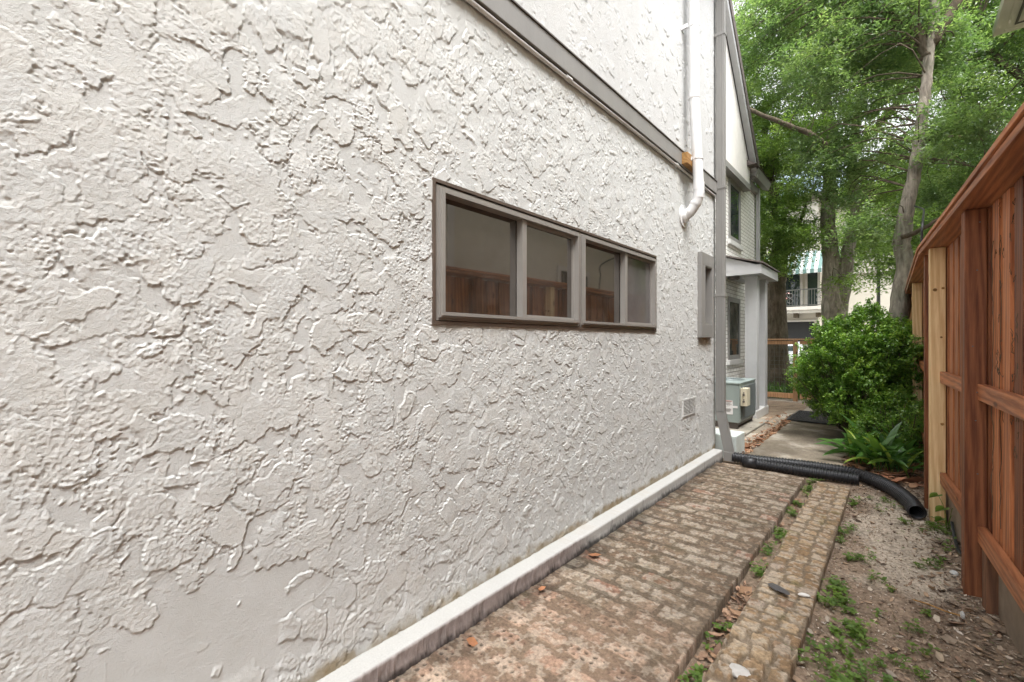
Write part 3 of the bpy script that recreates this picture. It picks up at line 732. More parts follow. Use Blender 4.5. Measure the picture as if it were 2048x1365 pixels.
b = MB(); b.box(-2.49, -1.72, 7.35, 8.9, 0, .05, .5, .01); tag(b.build('concrete_pad', M['concrete'], None), 'low concrete pad under the air conditioner unit', 'concrete pad')
b = MB(); b.box(-2.0, -1.47, 5.80, 6.20, 0, .29, .5, .012); tag(b.build('concrete_block', plain('pale_green_paint', (.58, .63, .60), .7, var=.12, bumps=.3), None), 'pale green painted concrete block behind the corner downspout', 'block')

# ------------------------------------------------------------------ REAR PATH, MAT, STREET
def slabmesh(name, x0, x1, y0, y1, top, mat, seed, kind='structure'):
    px = .012; n, k = int((x1-x0)/px), int((y1-y0)/px); sh = (n, k)
    X = np.linspace(x0, x1, n)[:, None]*np.ones((1, k)); Y = np.ones((n, 1))*np.linspace(y0, y1, k)[None]
    a = fbm(sh, 30, seed, 5, .6); c_ = fbm(sh, 9, seed+9, 4, .6); f = fbm(sh, 70, seed+4, 3)
    Z = top+(a-.5)*.008+(c_-.5)*.005
    base = np.array([.27, .225, .17]); pale = np.array([.50, .45, .38]); dk = np.array([.11, .09, .065])
    t = sstep(.52, .68, a)[..., None]; u = sstep(.55, .75, 1-f)[..., None]
    colr = base*(.7+.6*c_[..., None]); colr = colr*(1-t*.6)+pale*t*.6; colr = colr*(1-u*.7)+dk*u*.7
    Zp = np.pad(Z, 1, 'edge'); Zp[0] = Zp[-1] = -.06; Zp[:, 0] = Zp[:, -1] = -.06
    V = np.stack([np.pad(X, 1, 'edge'), np.pad(Y, 1, 'edge'), Zp], -1).reshape(-1, 3)
    return tag(npmesh(name, V, gridfaces(n+2, k+2), M['soil2'], col=np.pad(colr, [(1, 1), (1, 1), (0, 0)], 'edge').reshape(-1, 3), smooth=True), kind=kind)
M['soil2'] = attrmat('weathered_concrete', .88, 40, .3, .5, .25, .004)
slabmesh('concrete_path', -1.42, -.45, 5.86, 8.75, .035, None, 21)
slabmesh('concrete_path', -1.45, -.55, 8.85, 12.1, .030, None, 61)
slabmesh('concrete_kerb', -1.70, -1.52, 5.9, 10.6, .03, None, 41)
slabmesh('rear_paving', -4.5, 1.6, 12.2, 12.9, .02, None, 81)
b = MB(); b.box(-1.50, -.62, 9.1, 10.45, .045, .062, .5, .006)
for k in range(40):
    y = 9.13+k*.0328; b.box(-1.47, -.65, y, y+.012, .061, .0655, .5)
tag(b.build('doormat', M['black'], None), 'black ribbed rubber mat lying on the concrete path before the bush', 'doormat')
M['asphalt'] = plain('asphalt', (.055, .054, .052), .9, var=.25, scale=9, bumps=.5, bscale=50)
b = MB(); b.box(-60, 60, 17.5, 23.5, -.2, .012); tag(b.build('street', M['asphalt'], None), kind='structure')
b = MB(); b.box(-60, 60, 17.35, 17.498, -.2, .13); b.box(-60, 60, 23.502, 23.65, -.2, .13); tag(b.build('kerb', M['concrete_light'], None), kind='structure')
b = MB(); b.box(-60, 60, 15.6, 16.9, -.2, .04); b.box(-60, 60, 24.0, 25.2, -.2, .04); tag(b.build('sidewalk', M['concrete_light'], None), kind='structure')
b = MB(); b.box(-8.5, 2.0, 25.2, 29.95, -.2, .035); tag(b.build('driveway', M['concrete_light'], None), kind='structure')

# ------------------------------------------------------------------ DRAIN PIPES
def corrugated(name, path, r, label, seg=22, pitch=.030, collar=None):
    P = [Vector(p) for p in path]
    # Catmull-Rom resample
    pts = []
    for i in range(len(P)-1):
        a, b_, c_, d = P[max(i-1, 0)], P[i], P[i+1], P[min(i+2, len(P)-1)]
        for t in np.linspace(0, 1, 60, endpoint=False):
            pts.append(.5*((2*b_)+(c_-a)*t+(2*a-5*b_+4*c_-d)*t*t+(3*b_-a-3*c_+d)*t**3))
    pts.append(P[-1]); out = [pts[0]]; acc = [0]
    L = 0; step = pitch/4
    cum = [0]
    for p, q in zip(pts, pts[1:]): cum.append(cum[-1]+(q-p).length)
    n = int(cum[-1]/step); res = []; rad = []
    j = 0
    for k in range(n+1):
        s_ = k*step
        while j < len(cum)-2 and cum[j+1] < s_: j += 1
        t = (s_-cum[j])/max(1e-6, cum[j+1]-cum[j]); res.append(pts[j].lerp(pts[j+1], t))
        rad.append(r*(1 if k % 4 < 2 else .86))
    root = thing(name, label, 'drain pipe', tuple(P[0]))
    m = MB(); m.tube(res, rad, seg, cap=False); o = m.build('corrugated_tube', M['black'], root, 30)
    mod = o.modifiers.new('wall', 'SOLIDIFY'); mod.thickness = .004; mod.offset = -1
    if collar:
        a, c_, rr = collar
        m = MB(); m.tube([pts[int(a*(len(pts)-1))], pts[int((a+c_)/2*(len(pts)-1))], pts[int(c_*(len(pts)-1))]], rr, 20, cap=False)
        o = m.build('coupling', M['black'], root, 30); mod = o.modifiers.new('wall', 'SOLIDIFY'); mod.thickness = .004
    return root
corrugated('drain_pipe', [(-1.47, 5.62, .085), (-1.25, 5.67, .075), (-.95, 5.76, .07), (-.62, 5.82, .07), (-.36, 5.80, .07), (-.16, 5.65, .07), (-.01, 5.38, .07), (.08, 5.08, .07), (.12, 4.82, .068)], .062,
           'longer black corrugated drain pipe curving to an open end by the pale post')
corrugated('drain_pipe', [(-1.34, 5.55, .07), (-1.15, 5.57, .062), (-.85, 5.585, .06), (-.55, 5.60, .06), (-.29, 5.60, .062)], .055,
           'shorter black corrugated drain pipe with a smooth coupling lying on the near side', collar=(.04, .20, .060))

# ------------------------------------------------------------------ RIGHT FENCE
fence = thing('wooden_fence', 'tall red stained board fence with capped top along the right side', 'fence', (.4, 3, 0))
def fx(y):    # x of the posts' front faces
    return .288-(y-3.6)*.0665 if y < 5.3 else .175-(y-5.3)*.010
TH = math.atan(-.0665)
def ymat(y0, y1):
    """matrix: local (a,t,z) -> world for a run from y0 to y1; a = offset behind post front, t along the run"""
    x0, x1 = fx(y0), fx(y1)
    d = Vector((x1-x0, y1-y0, 0)); L = d.length; d.normalize(); nrm = Vector((d.y, -d.x, 0))
    return Matrix(((nrm.x, d.x, 0, x0), (nrm.y, d.y, 0, y0), (0, 0, 1, 0), (0, 0, 0, 1))), L
runs = [(-2.6, -.9), (-.9, 1.15), (1.15, 3.6), (3.6, 5.26), (5.26, 7.7), (7.7, 10.1), (10.1, 12.2)]
b = MB()
for (a, c_) in runs:
    Mx, L = ymat(a, c_); t = 0; k = 0
    while t < L:
        wd = random.uniform(.088, .098) if k % 2 == 0 else random.uniform(.132, .140)
        if k % 2 == 0:   # front boards
            b.box(.112, .128, t, t+wd, .30+random.uniform(-.01, .01), 2.19, None, .002, Mx); t += wd-.012
        else:
            b.box(.092, .108, t-.012, t+wd*.86, .30, 2.19, None, .002, Mx); t += wd*.86-.006+random.choice((0, .003, .006))
        k += 1
    b.box(.130, .140, 0, L, .3, 2.19, .1, 0, Mx)
b.build('picket_panel', M['fence'], fence)
for (a, c_) in runs:
    Mx, L = ymat(a, c_)
    for (z0, z1) in ((1.117, 1.207), (.315, .405)):
        b = MB(); b.box(.052, .091, .0, L, z0, z1, random.uniform(.35, .8), .004, Mx); b.build('rail', M['fence_h'], fence)
    b = MB(); b.box(.100, .135, 0, L, -.1, .30, .5, .003, Mx); b.build('kickboard', M['kick'], fence)
    b = MB(); e = .002
    b.box(-.040, .150, -e, L+e, 2.20, 2.238, .55, .004, Mx); b.box(-.052, .16, -e, L+e, 2.2405, 2.268, .8, .004, Mx)
    b.build('cap_rail', M['fence_h'], fence)
    b = MB(); b.box(-.010, .018, -e, L+e, 2.10, 2.198, .4, .003, Mx)
    b.bm.free()
for y, kind in ((-.9, 'd'), (1.15, 'd'), (3.6, 'd'), (4.9, 'l'), (5.26, 'd'), (7.7, 'l'), (7.98, 'd'), (10.1, 'l'), (12.1, 'd')):
    Mx, L = ymat(y, y+.2)
    b = MB(); zt = 2.197 if kind == 'd' else 2.197
    if kind == 'l': b.box(-.006, .086, -.02, .07, -.1, zt, .5, .005, Mx)
    else: b.box(0, .090, 0, .09, -.1, zt, .08, .004, Mx)
    o = b.build('post', M['fence'] if kind == 'd' else M['pine'], fence)
    if kind == 'l': tag(o, 'pale new pine post')
for xk, zk, rk in ((.226, 1.86, .013), (.272, 1.87, .010), (.262, 1.48, .008), (.268, .79, .012)):
    b = MB(); b.tube([(xk, 4.8795, zk), (xk, 4.874, zk)], [rk, rk*.8], 12); b.tube([(xk, 4.8735, zk), (xk, 4.8725, zk)], rk*.35, 8); b.build('knot', M['block'], fence)
Mx, L = ymat(3.4, 3.6)
b = MB(); b.box(.055, .125, .02, .115, -.05, .313, .4, .004, Mx); b.build('stub_post', M['oldwood'], fence)
Mx, L = ymat(4.7, 4.9)
# dry vine tendrils stuck on the boards
b = MB()
for k in range(46):
    y = random.choice((3.05, 3.12, 3.3, 2.6, 3.36))+random.uniform(-.04, .04); z = random.uniform(.9, 2.1)
    x = fx(y)+.088; p = [(x, y, z)]
    for j in range(5): p.append((x+random.uniform(-.008, .0), p[-1][1]+random.uniform(-.02, .02), p[-1][2]+random.uniform(-.03, .03)))
    b.tube(p, .0011, 4, .2)
for y in (3.30, 3.46):
    p = [(fx(y)+.084+random.uniform(-.004, .004), y+.012*math.sin(k*.6), .5+k*.055) for k in range(28)]; b.tube(p, .0016, 4, .2)
b.build('dry_vine', M['bark_dark'], fence)
# nails
for y in (3.6,):
    for z in (.7, 1.0, 1.16, 1.42, 1.85, 2.12):
        b = MB(); xn = fx(y)+.045+random.uniform(-.02, .02); b.tube([(xn, y-.001, z), (xn, y-.004, z)], .004, 6); b.build('nail', M['wire'], fence)

# ------------------------------------------------------------------ NEIGHBOUR HOUSE (behind the fence)
nh = thing('house', 'beige neighbouring house behind the red fence with its eave at top right', 'house', (4, 3, 0))
b = MB(); b.box(1.54, 7, -4, 10.10, 0, 6.3); nw = b.build('wall', M['neigh'], nh)
for y in (9.98, 4.2):
    b = MB(); b.box(1.51, 1.538, y, y+.13, 0, 6.29); b.build('corner_board', M['neigh_trim'], nh)
for (ya, yb, za, zb) in ((6.9, 8.1, 1.2, 2.9), (2.2, 3.3, 3.8, 5.1), (7.0, 8.0, 3.9, 5.2)):
    b = MB(); frame_rect(b, 1.49, 1.525, ya, yb, za, zb, .1); f = b.build('window', M['neigh_trim'], nh)
    b = MB(); b.box(1.49, 1.512, ya+.09, yb-.09, za+.09, zb-.09); b.build('pane', M['glass_far'], f)
b = MB(); b.box(1.27, 7, -4.3, 10.33, 6.345, 6.37); b.build('soffit', M['neigh_trim'], nh)
b = MB(); b.box(1.36, 1.39, -4.3, 10.2, 6.333, 6.344); b.box(1.36, 7, 10.20, 10.23, 6.333, 6.344); b.build('soffit_vent', M['flash'], nh)
b = MB(); b.box(1.15, 1.27, -4.3, 10.43, 6.34, 6.48, .5, .008); b.box(1.27, 7, 10.33, 10.43, 6.34, 6.48, .5, .008); b.build('gutter', M['neigh_trim'], nh)
b = MB(); b.prism([(1.17, 6.49), (4, 7.9), (7, 6.49)], 'Y', -4.3, 10.44); b.build('roof', M['shingle'], nh)

# ------------------------------------------------------------------ GATE FENCE AT THE BACK
gf = thing('mesh_fence', 'low cedar framed fence filled with square wire mesh behind the house', 'fence', (-2, 12.3, 0))
gp = [(-2.62, -1.87), (-1.78, -.55), (-.46, .6)]
b = MB()
for x in (-2.66, -1.87, -.55, .60):
    b = MB(); b.box(x, x+.09, 12.26, 12.35, 0, 1.47, None, .003); b.build('post', M['gate_wood'], gf)
for (a, c_) in gp:
    b = MB(); b.box(a+.045, c_, 12.275, 12.335, 1.37, 1.455, None, .003); b.build('rail', M['gate_wood'], gf)
    b = MB(); b.box(a+.045, c_, 12.275, 12.335, .08, .20, None, .003); b.build('rail', M['gate_wood'], gf)
b = MB(); b.box(-2.70, .75, 12.24, 12.37, 1.472, 1.505, None, .003); b.build('cap_rail', M['gate_wood'], gf)
b = MB()
for (a, c_) in gp:
    for x in np.arange(a+.05, c_, .102): b.box(x, x+.006, 12.30, 12.306, .19, 1.38)
    for z in np.arange(.26, 1.38, .102): b.box(a+.03, c_+.01, 12.306, 12.312, z, z+.006)
b.build('wire_mesh', M['wire'], gf)
b = MB(); b.box(-1.80, -1.786, 12.235, 12.26, 1.05, 1.20); b.build('latch', M['dark'], gf)
b = MB(); b.box(-2.86, -2.70, 11.62, 11.68, .1, 1.5, .6); b.box(-2.5, -2.40, 11.7, 11.76, .05, 1.45, .6); tag(b.build('gate_panel', M['gate_wood'], None), 'narrow cedar gate leaf seen edge-on between the two porch columns', 'gate')

# ------------------------------------------------------------------ TOWNHOUSE ACROSS THE STREET
M['town'] = plain('cream_stucco', (.52, .48, .41), .85, var=.04)
M['stone'] = plain('pale_stone', (.52, .48, .43), .8, var=.1)
th = thing('townhouse', 'cream townhouse across the street with balcony, striped awning and dark garage', 'house', (-5, 32, 0))
b = MB(); b.box(-16, -3.35, 30, 40, 0, 9.5); b.box(-3.349, 5, 31.2, 40, 0, 9.5); b.build('wall', M['town'], th)
b = MB(); b.box(-5.65, -3.55, 29.94, 30.02, .03, 2.55); gd = b.build('garage_doorway', M['dark'], th)  # near-black slab in place of the shaded interior of the open garage
b = MB(); b.box(-5.8, -3.4, 29.90, 29.995, 2.56, 2.66); b.build('garage_lintel', M['stone'], th)
b = MB(); b.box(-7.5, -2.3, 28.9, 29.995, 3.18, 3.36, .5); b.box(-7.4, -2.4, 28.98, 29.995, 3.02, 3.18, .5); bal = b.build('balcony_floor', M['stone'], th)
for x in (-6.6, -5.35, -4.35, -3.30):
    b = MB(); b.box(x-.09, x+.09, 29.25, 29.99, 2.78, 3.018); b.build('bracket', M['bark_dark'], bal)
b = MB(); b.box(-7.45, -2.35, 28.94, 28.98, 4.28, 4.33); b.box(-7.45, -2.35, 28.94, 28.98, 3.42, 3.46)
for x in np.arange(-7.45, -2.34, .13): b.box(x, x+.022, 28.95, 28.97, 3.42, 4.28)
for x in (-5.9, -4.55, -3.2): 
    for z in (3.7, 4.0): b.tube([(x+.13*math.cos(t), 28.94, z+.13*math.sin(t)) for t in np.linspace(0, 2*math.pi, 15)], .014, 5, cap=False)
b.build('railing', M['wire'], bal)
b = MB()
for x in (-5.12, ): b.box(x, x+.14, 28.93, 29.07, 3.36, 5.6)
b.build('balcony_post', M['white'], bal)
for (xa, xb) in ((-5.95, -5.25), (-4.92, -4.22), (-3.85, -3.38)):
    b = MB(); frame_rect(b, 29.96, 29.99, xa, xb, 3.37, 5.35, .1); b.bm.free()
    b = MB(); b.box(xa-.12, xb+.12, 29.93, 29.998, 3.362, 5.5); f = b.build('french_door', M['stone'], th)
    b = MB(); b.box(xa, xb, 29.91, 29.929, 3.45, 5.38); b.build('pane', M['glass_far'], f)
# awning with stripes, scalloped valance
cA, cB = plain('awning_green', (.10, .17, .155), .7, var=.08), plain('awning_white', (.46, .48, .47), .7, var=.04)
def awning(par, mat, ph):
    b = MB()
    for k, x in enumerate(np.arange(-6.3, -2.0, .17)):
        if k % 2 == ph:
            b.prism([(28.75, 5.36), (29.99, 6.55), (29.99, 6.57), (28.75, 5.38)], 'X', x, x+.169); b.box(x, x+.169, 28.74, 28.76, 5.16, 5.36)
    return b.build('stripes', mat, par)
aw = MB(); aw.prism([(28.76, 5.33), (29.99, 6.52), (29.99, 6.535), (28.76, 5.345)], 'X', -6.31, -2.05); aw = aw.build('awning', cB, th)
awning(aw, cA, 0); awning(aw, cB, 1)
b = MB(); b.box(-1.9, 1.0, 31.1, 31.195, .02, 2.4); b.build('garage_doorway', M['stone'], th)
b = MB(); b.box(-2.6, 4.8, 31.0, 31.19, 5.2, 5.32); b.build('belt_course', M['stone'], th)
b = MB(); b.box(-16.3, 5.3, 29.6, 40.4, 9.5, 9.75); b.build('roof', M['shingle'], th)
# balcony flowers
fl = thing('flower_pot', 'flower pot with pink blooms behind the balcony railing', 'flower pot', (-5.55, 28.8, 3.4))
b = MB(); b.tube([(-5.55, 29.2, 3.37), (-5.55, 29.2, 3.62), (-5.55, 29.2, 3.66)], [.14, .20, .22], 14); b.build('pot', M['stone'], fl, 40)
def scatter_leaves(name, cen, nrm_jit, size, mat, parent, aspect=.5, tint=None, seed=1, up=.6, fold=True):
    """leaf-shaped quads, one per centre"""
    r = np.random.default_rng(seed); n = len(cen)
    d = r.normal(size=(n, 3)); d[:, 2] *= nrm_jit; d /= np.linalg.norm(d, axis=1)[:, None]
    u_ = r.normal(size=(n, 3))*(1-up)+np.array([0, 0, up]); s_ = np.cross(d, u_); s_ /= np.linalg.norm(s_, axis=1)[:, None]+1e-9
    L = size*r.uniform(.6, 1.3, n)[:, None]; W = L*aspect
    nn = np.cross(s_, d)
    a = cen-d*L*.5; c_ = cen+d*L*.5; m1 = cen+s_*W*.5+nn*L*.10-d*L*.05; m2 = cen-s_*W*.5+nn*L*.10-d*L*.05
    V = np.stack([a, m1, c_, m2], 1).reshape(-1, 3)
    base = np.arange(n)[:, None]*4
    F = np.concatenate([base+np.array([[0, 1, 2]]), base+np.array([[0, 2, 3]])])
    t = (r.beta(2.2, 2.2, n) if tint is None else tint)
    return npmesh(name, V, F, mat, parent, tint=np.repeat(t, 4))
cen = rng.normal(size=(500, 3))*np.array([.30, .12, .16])+np.array([-5.55, 29.15, 3.78])
scatter_leaves('foliage', cen, .5, .12, M['weed'], fl)
cen = rng.normal(size=(420, 3))*np.array([.26, .10, .12])+np.array([-5.35, 28.85, 4.0])
scatter_leaves('flowers', cen, .5, .11, plain('pink_petal', (.75, .38, .34), .6, var=.15), fl, .9)

# parked car in front of the garage
car = thing('parked_car', 'silver car parked before the dark garage, seen through the mesh fence', 'car', (-4.5, 27.2, 0))
M['carpaint'] = plain('silver_paint', (.55, .56, .58), .3, .5, var=.03)
prof = [(25.35, .32), (25.3, .55), (25.45, .74), (26.35, .90), (27.0, 1.38), (28.5, 1.42), (29.2, 1.0), (29.55, .92), (29.6, .35)]
b = MB(); b.prism([p for p in prof], 'X', -5.35, -3.65); o = b.build('body', M['carpaint'], car, 30)
mod = o.modifiers.new('bev', 'BEVEL'); mod.width = .09; mod.segments = 3
b = MB(); b.prism([(26.42, .94), (26.98, 1.33), (26.96, 1.335), (26.38, .95)], 'X', -5.2, -3.8); b.build('windscreen', M['glass_far'], car)
for x in (-5.36, -3.645):
    b = MB(); b.prism([(26.62, .95), (27.1, 1.30), (28.4, 1.32), (29.0, 1.0)], 'X', x, x+.008); b.build('side_window', M['glass_far'], car)
for x in (-5.36, -3.83):
    for y in (26.05, 28.85):
        b = MB(); b.tube([(x, y, .33), (x+.19, y, .33)], .33, 20); wh = b.build('wheel', M['black'], car, 40)
        b = MB(); b.tube([(x-.006, y, .33), (x+.196, y, .33)], .19, 16); b.build('rim', M['coil'], wh, 40)
for x in (-5.25, -4.0):
    b = MB(); b.box(x, x+.25, 25.30, 25.42, .58, .70, .5, .02); b.build('headlight', M['white'], car)
b = MB(); b.box(-4.85, -4.15, 25.29, 25.36, .42, .58); b.build('grille', M['dark'], car)
# street pole
b = MB(); b.tube([(-.55, 22.0, 0), (-.55, 22, 5.5)], [.07, .05], 12); b.tube([(-.55, 22, 0), (-.55, 22, .2)], .11, 12); tag(b.build('pole', M['wire'], None, 40), 'thin dark metal pole standing by the street beyond the bush', 'pole')

# ------------------------------------------------------------------ TREES
def path_pts(P, n=8, wob=.0, r=random):
    P = [Vector(p) for p in P]; out = []
    for i in range(len(P)-1):
        a, b_, c_, d = P[max(i-1, 0)], P[i], P[i+1], P[min(i+2, len(P)-1)]
        for t in np.linspace(0, 1, n, endpoint=False):
            q = .5*((2*b_)+(c_-a)*t+(2*a-5*b_+4*c_-d)*t*t+(3*b_-a-3*c_+d)*t**3)
            out.append(q+Vector((r.uniform(-wob, wob), r.uniform(-wob, wob), 0)))
    out.append(P[-1]); return out
def lerp_r(rs, n): return list(np.interp(np.linspace(0, len(rs)-1, n), range(len(rs)), rs))
def tree(name, label, trunks, limbs, crown, n_clumps, per, leafsize, mat, bark, seed, group='trees behind the garden', aspect=.38, spread=.55, branchy=True, cat='tree', flat=.55):
    """trunks/limbs: (points, radii); crown: list of (centre, radii) ellipsoids filled with leaf clumps hung on twigs"""
    base = Vector(trunks[0][0][0]); root = thing(name, label, cat, tuple(base), group)
    rr = random.Random(seed); r = np.random.default_rng(seed)
    b = MB(); nodes = []
    for P, R_ in trunks:
        p = path_pts(P, 7, .01, rr); rad = lerp_r(R_, len(p)); b.tube(p, rad, 18, .5, wob=.09); nodes += p[len(p)//3:]
    tr = b.build('trunk', bark, root, 180)
    for P, R_ in limbs:
        b = MB(); p = path_pts(P, 6, .03, rr); b.tube(p, lerp_r(R_, len(p)), 9, .5, wob=.08); nodes += p[2:]; b.build('limb', M['bark_dark'], root, 180)
    vols = np.array([c_[1][0]*c_[1][1]*c_[1][2] for c_ in crown])**.72; pr = vols/vols.sum()
    pick = r.choice(len(crown), n_clumps, p=pr)
    u_ = r.normal(size=(n_clumps, 3)); u_ /= np.linalg.norm(u_, axis=1)[:, None]; rad = r.random(n_clumps)**.42
    cc = np.array([crown[i][0] for i in pick])+u_*rad[:, None]*np.array([crown[i][1] for i in pick])
    nd = np.array([tuple(q) for q in nodes])
    b = MB()
    if branchy:
        for k in range(n_clumps):
            if k % 2: continue
            dd = np.linalg.norm(nd-cc[k], axis=1)+.6*np.maximum(0, nd[:, 2]-cc[k][2]); j = int(np.argmin(dd))
            if dd[j] > 3.2: continue
            p0 = Vector(nd[j]); p1 = Vector(cc[k]); mid = p0.lerp(p1, .5)+Vector((rr.uniform(-.3, .3), rr.uniform(-.3, .3), rr.uniform(.05, .5)))
            ln = (p1-p0).length; b.tube(path_pts([p0, mid, p1], 3, 0, rr), lerp_r([.007+.006*ln, .003], 7), 5, .4, cap=False)
        b.build('branches', M['bark_dark'], root, 180)
    else: b.bm.free()
    # each clump = several sprays: short rods of leaves fanning outward and drooping
    ns = 7; q = r.normal(size=(n_clumps, ns, 3))*np.array([1, 1, flat]); q /= np.linalg.norm(q, axis=2)[..., None]
    ln = r.uniform(.5, 1.25, (n_clumps, ns, 1))*spread
    m = per//ns
    t = r.random((n_clumps, ns, m, 1))**.8
    cen = cc[:, None, None, :]+q[:, :, None, :]*t*ln[:, :, None, :]+r.normal(size=(n_clumps, ns, m, 3))*leafsize*.75
    cen[..., 2] -= (t[..., 0]**2)*ln[:, :, None, 0]*.25
    cl = r.normal(size=(n_clumps, 1, 1))*.16; sp = r.normal(size=(n_clumps, ns, 1))*.10
    tint = np.clip(.45+cl+sp+r.normal(size=(n_clumps, ns, m))*.14, 0, 1)
    scatter_leaves('crown', cen.reshape(-1, 3), .6, leafsize, mat, root, aspect, tint.reshape(-1), seed, .65)
    return root
tree('oak_tree', 'leaning pale-barked tree right beside the fence, rising behind the bush',
     [([(-.10, 9.6, -.2), (-.04, 9.55, 1.0), (.02, 9.5, 1.9), (.09, 9.5, 2.7), (.05, 9.5, 3.1), (.17, 9.5, 3.9), (.27, 9.5, 4.7), (.33, 9.5, 5.4), (.40, 9.5, 6.2), (.50, 9.6, 7.6), (.6, 9.7, 9.5)], [.19, .150, .132, .108, .116, .090, .076, .070, .062, .05, .02])],
     [([(.36, 9.5, 5.9), (.15, 9.5, 6.7), (-.15, 9.6, 7.8)], [.08, .06, .03]), ([(.40, 9.5, 6.1), (.75, 9.5, 6.8), (1.1, 9.6, 7.9)], [.08, .06, .03]),
      ([(.25, 9.5, 4.62), (.6, 9.9, 4.72), (1.2, 11.0, 4.85)], [.04, .028, .012]), ([(.23, 9.5, 4.35), (.6, 10, 4.38), (1.2, 11.2, 4.4)], [.025, .018, .010]),
      ([(.05, 9.4, 3.1), (.5, 9.2, 3.3), (.9, 9.0, 3.7)], [.04, .025, .01])],
     [((.35, 10.6, 6.6), (.6, .6, .6)), ((-.55, 9.8, 6.5), (1.2, 1.1, 1.1)), ((-.2, 9.9, 8.0), (1.0, 1.1, 1.0)), ((1.0, 11.2, 4.5), (.9, .6, .8)), ((-.80, 10.0, 4.7), (.95, .8, .8)), ((-1.9, 10.6, 7.8), (1.1, 1.1, 1.0)), ((.55, 9.0, 4.6), (.45, .5, .45)), ((-.35, 9.2, 3.35), (.35, .4, .3))],
     430, 250, .066, M['leaf_cool'], M['bark'], 5, spread=.42)
tree('oak_tree', 'grey tree with trunk forking into two stems above the bush',
     [([(-1.10, 14, -.2), (-1.16, 14, 1.0), (-1.22, 14, 2.2), (-1.30, 14, 3.6), (-1.36, 14, 4.8), (-1.30, 14, 6.2), (-1.4, 14, 8.2), (-1.2, 14, 11)], [.36, .31, .28, .185, .155, .13, .10, .04]),
      ([(-1.18, 14, 1.6), (-1.08, 13.98, 2.6), (-.95, 14, 3.6), (-.80, 14, 4.8), (-.85, 14.0, 6.4), (-.4, 14, 9)], [.20, .185, .145, .12, .09, .04])],
     [([(-1.33, 14, 5.0), (-1.30, 12.9, 5.9), (-1.40, 12.35, 6.15), (-2.1, 12.3, 6.72), (-3.0, 12.3, 7.5), (-3.7, 12.3, 8.3)], [.09, .072, .066, .056, .042, .02]), ([(-1.35, 14, 7.4), (-2.4, 13.6, 9.2), (-3.3, 13.4, 10.6)], [.1, .07, .03]),
      ([(-1.3, 14, 5.0), (-2.0, 13.9, 5.6), (-2.6, 13.8, 5.6)], [.05, .03, .015]), ([(-.85, 14, 6.2), (.2, 14, 7.4), (1.2, 14, 8.6)], [.1, .07, .03])],
     [((-1.6, 14.2, 9.8), (3.2, 2.2, 2.2)), ((-3.6, 14.2, 8.4), (1.6, 1.8, 1.8)), ((-2.3, 14.3, 6.6), (1.2, 1.2, .9)), ((.9, 14.5, 8.4), (2.0, 1.8, 1.6)), ((-1.9, 13.2, 5.2), (.7, .5, .5)), ((-1.75, 13.2, 3.95), (.5, .35, .38)), ((-.7, 13.3, 3.0), (.35, .3, .35)), ((.3, 14.8, 5.6), (1.2, 1.1, 1.0)), ((-1.3, 13.0, 6.7), (1.6, .7, 1.2)), ((-.2, 13.2, 5.2), (.8, .6, .7)), ((-.45, 13.2, 3.9), (.45, .4, .5))],
     640, 230, .082, M['leaf'], M['bark'], 6, spread=.55)
tree('oak_tree', 'straight brown-trunked tree just right of the porch column',
     [([(-2.50, 14.3, -.2), (-2.55, 14.3, 1.2), (-2.58, 14.3, 2.6), (-2.55, 14.3, 3.6), (-2.45, 14.3, 4.6), (-2.8, 14.3, 6.4), (-2.9, 14.4, 8)], [.32, .27, .24, .22, .18, .12, .05])],
     [([(-2.5, 14.3, 3.6), (-2.1, 14.3, 4.4), (-1.9, 14.4, 5.2)], [.09, .06, .03]), ([(-2.56, 14.3, 3.3), (-3.1, 14.2, 4.1), (-3.6, 14.2, 4.8)], [.08, .05, .03])],
     [((-2.6, 13.9, 4.7), (1.2, 1.0, 1.0)), ((-2.4, 13.9, 3.7), (.6, .5, .45)), ((-3.2, 14.4, 6.6), (1.7, 1.5, 1.4)), ((-1.9, 13.9, 4.2), (.45, .5, .5))],
     280, 230, .072, M['leaf'], M['bark_dark'], 8, spread=.42)
tree('oak_tree', 'tall tree behind the fence at the far right, its leaves under the eave',
     [([(3.0, 13.5, -.2), (2.9, 13.5, 2.5), (2.8, 13.5, 5), (2.7, 13.5, 8)], [.3, .25, .2, .1])],
     [([(2.85, 13.5, 4), (2.0, 13.2, 5), (1.2, 12.9, 5.6)], [.1, .07, .03]), ([(2.8, 13.5, 5.2), (1.9, 13.3, 6.6), (1.2, 13.2, 7.8)], [.1, .07, .03])],
     [((2.0, 12.9, 6.6), (1.9, 1.5, 1.9)), ((2.3, 13.5, 9.2), (2.3, 2, 1.7)), ((1.35, 12.6, 3.9), (1.1, 1.1, 1.5)), ((3.2, 13.4, 3.6), (1.2, 1.2, 1.6))],
     430, 210, .082, M['leaf_cool'], M['bark'], 9, spread=.5)
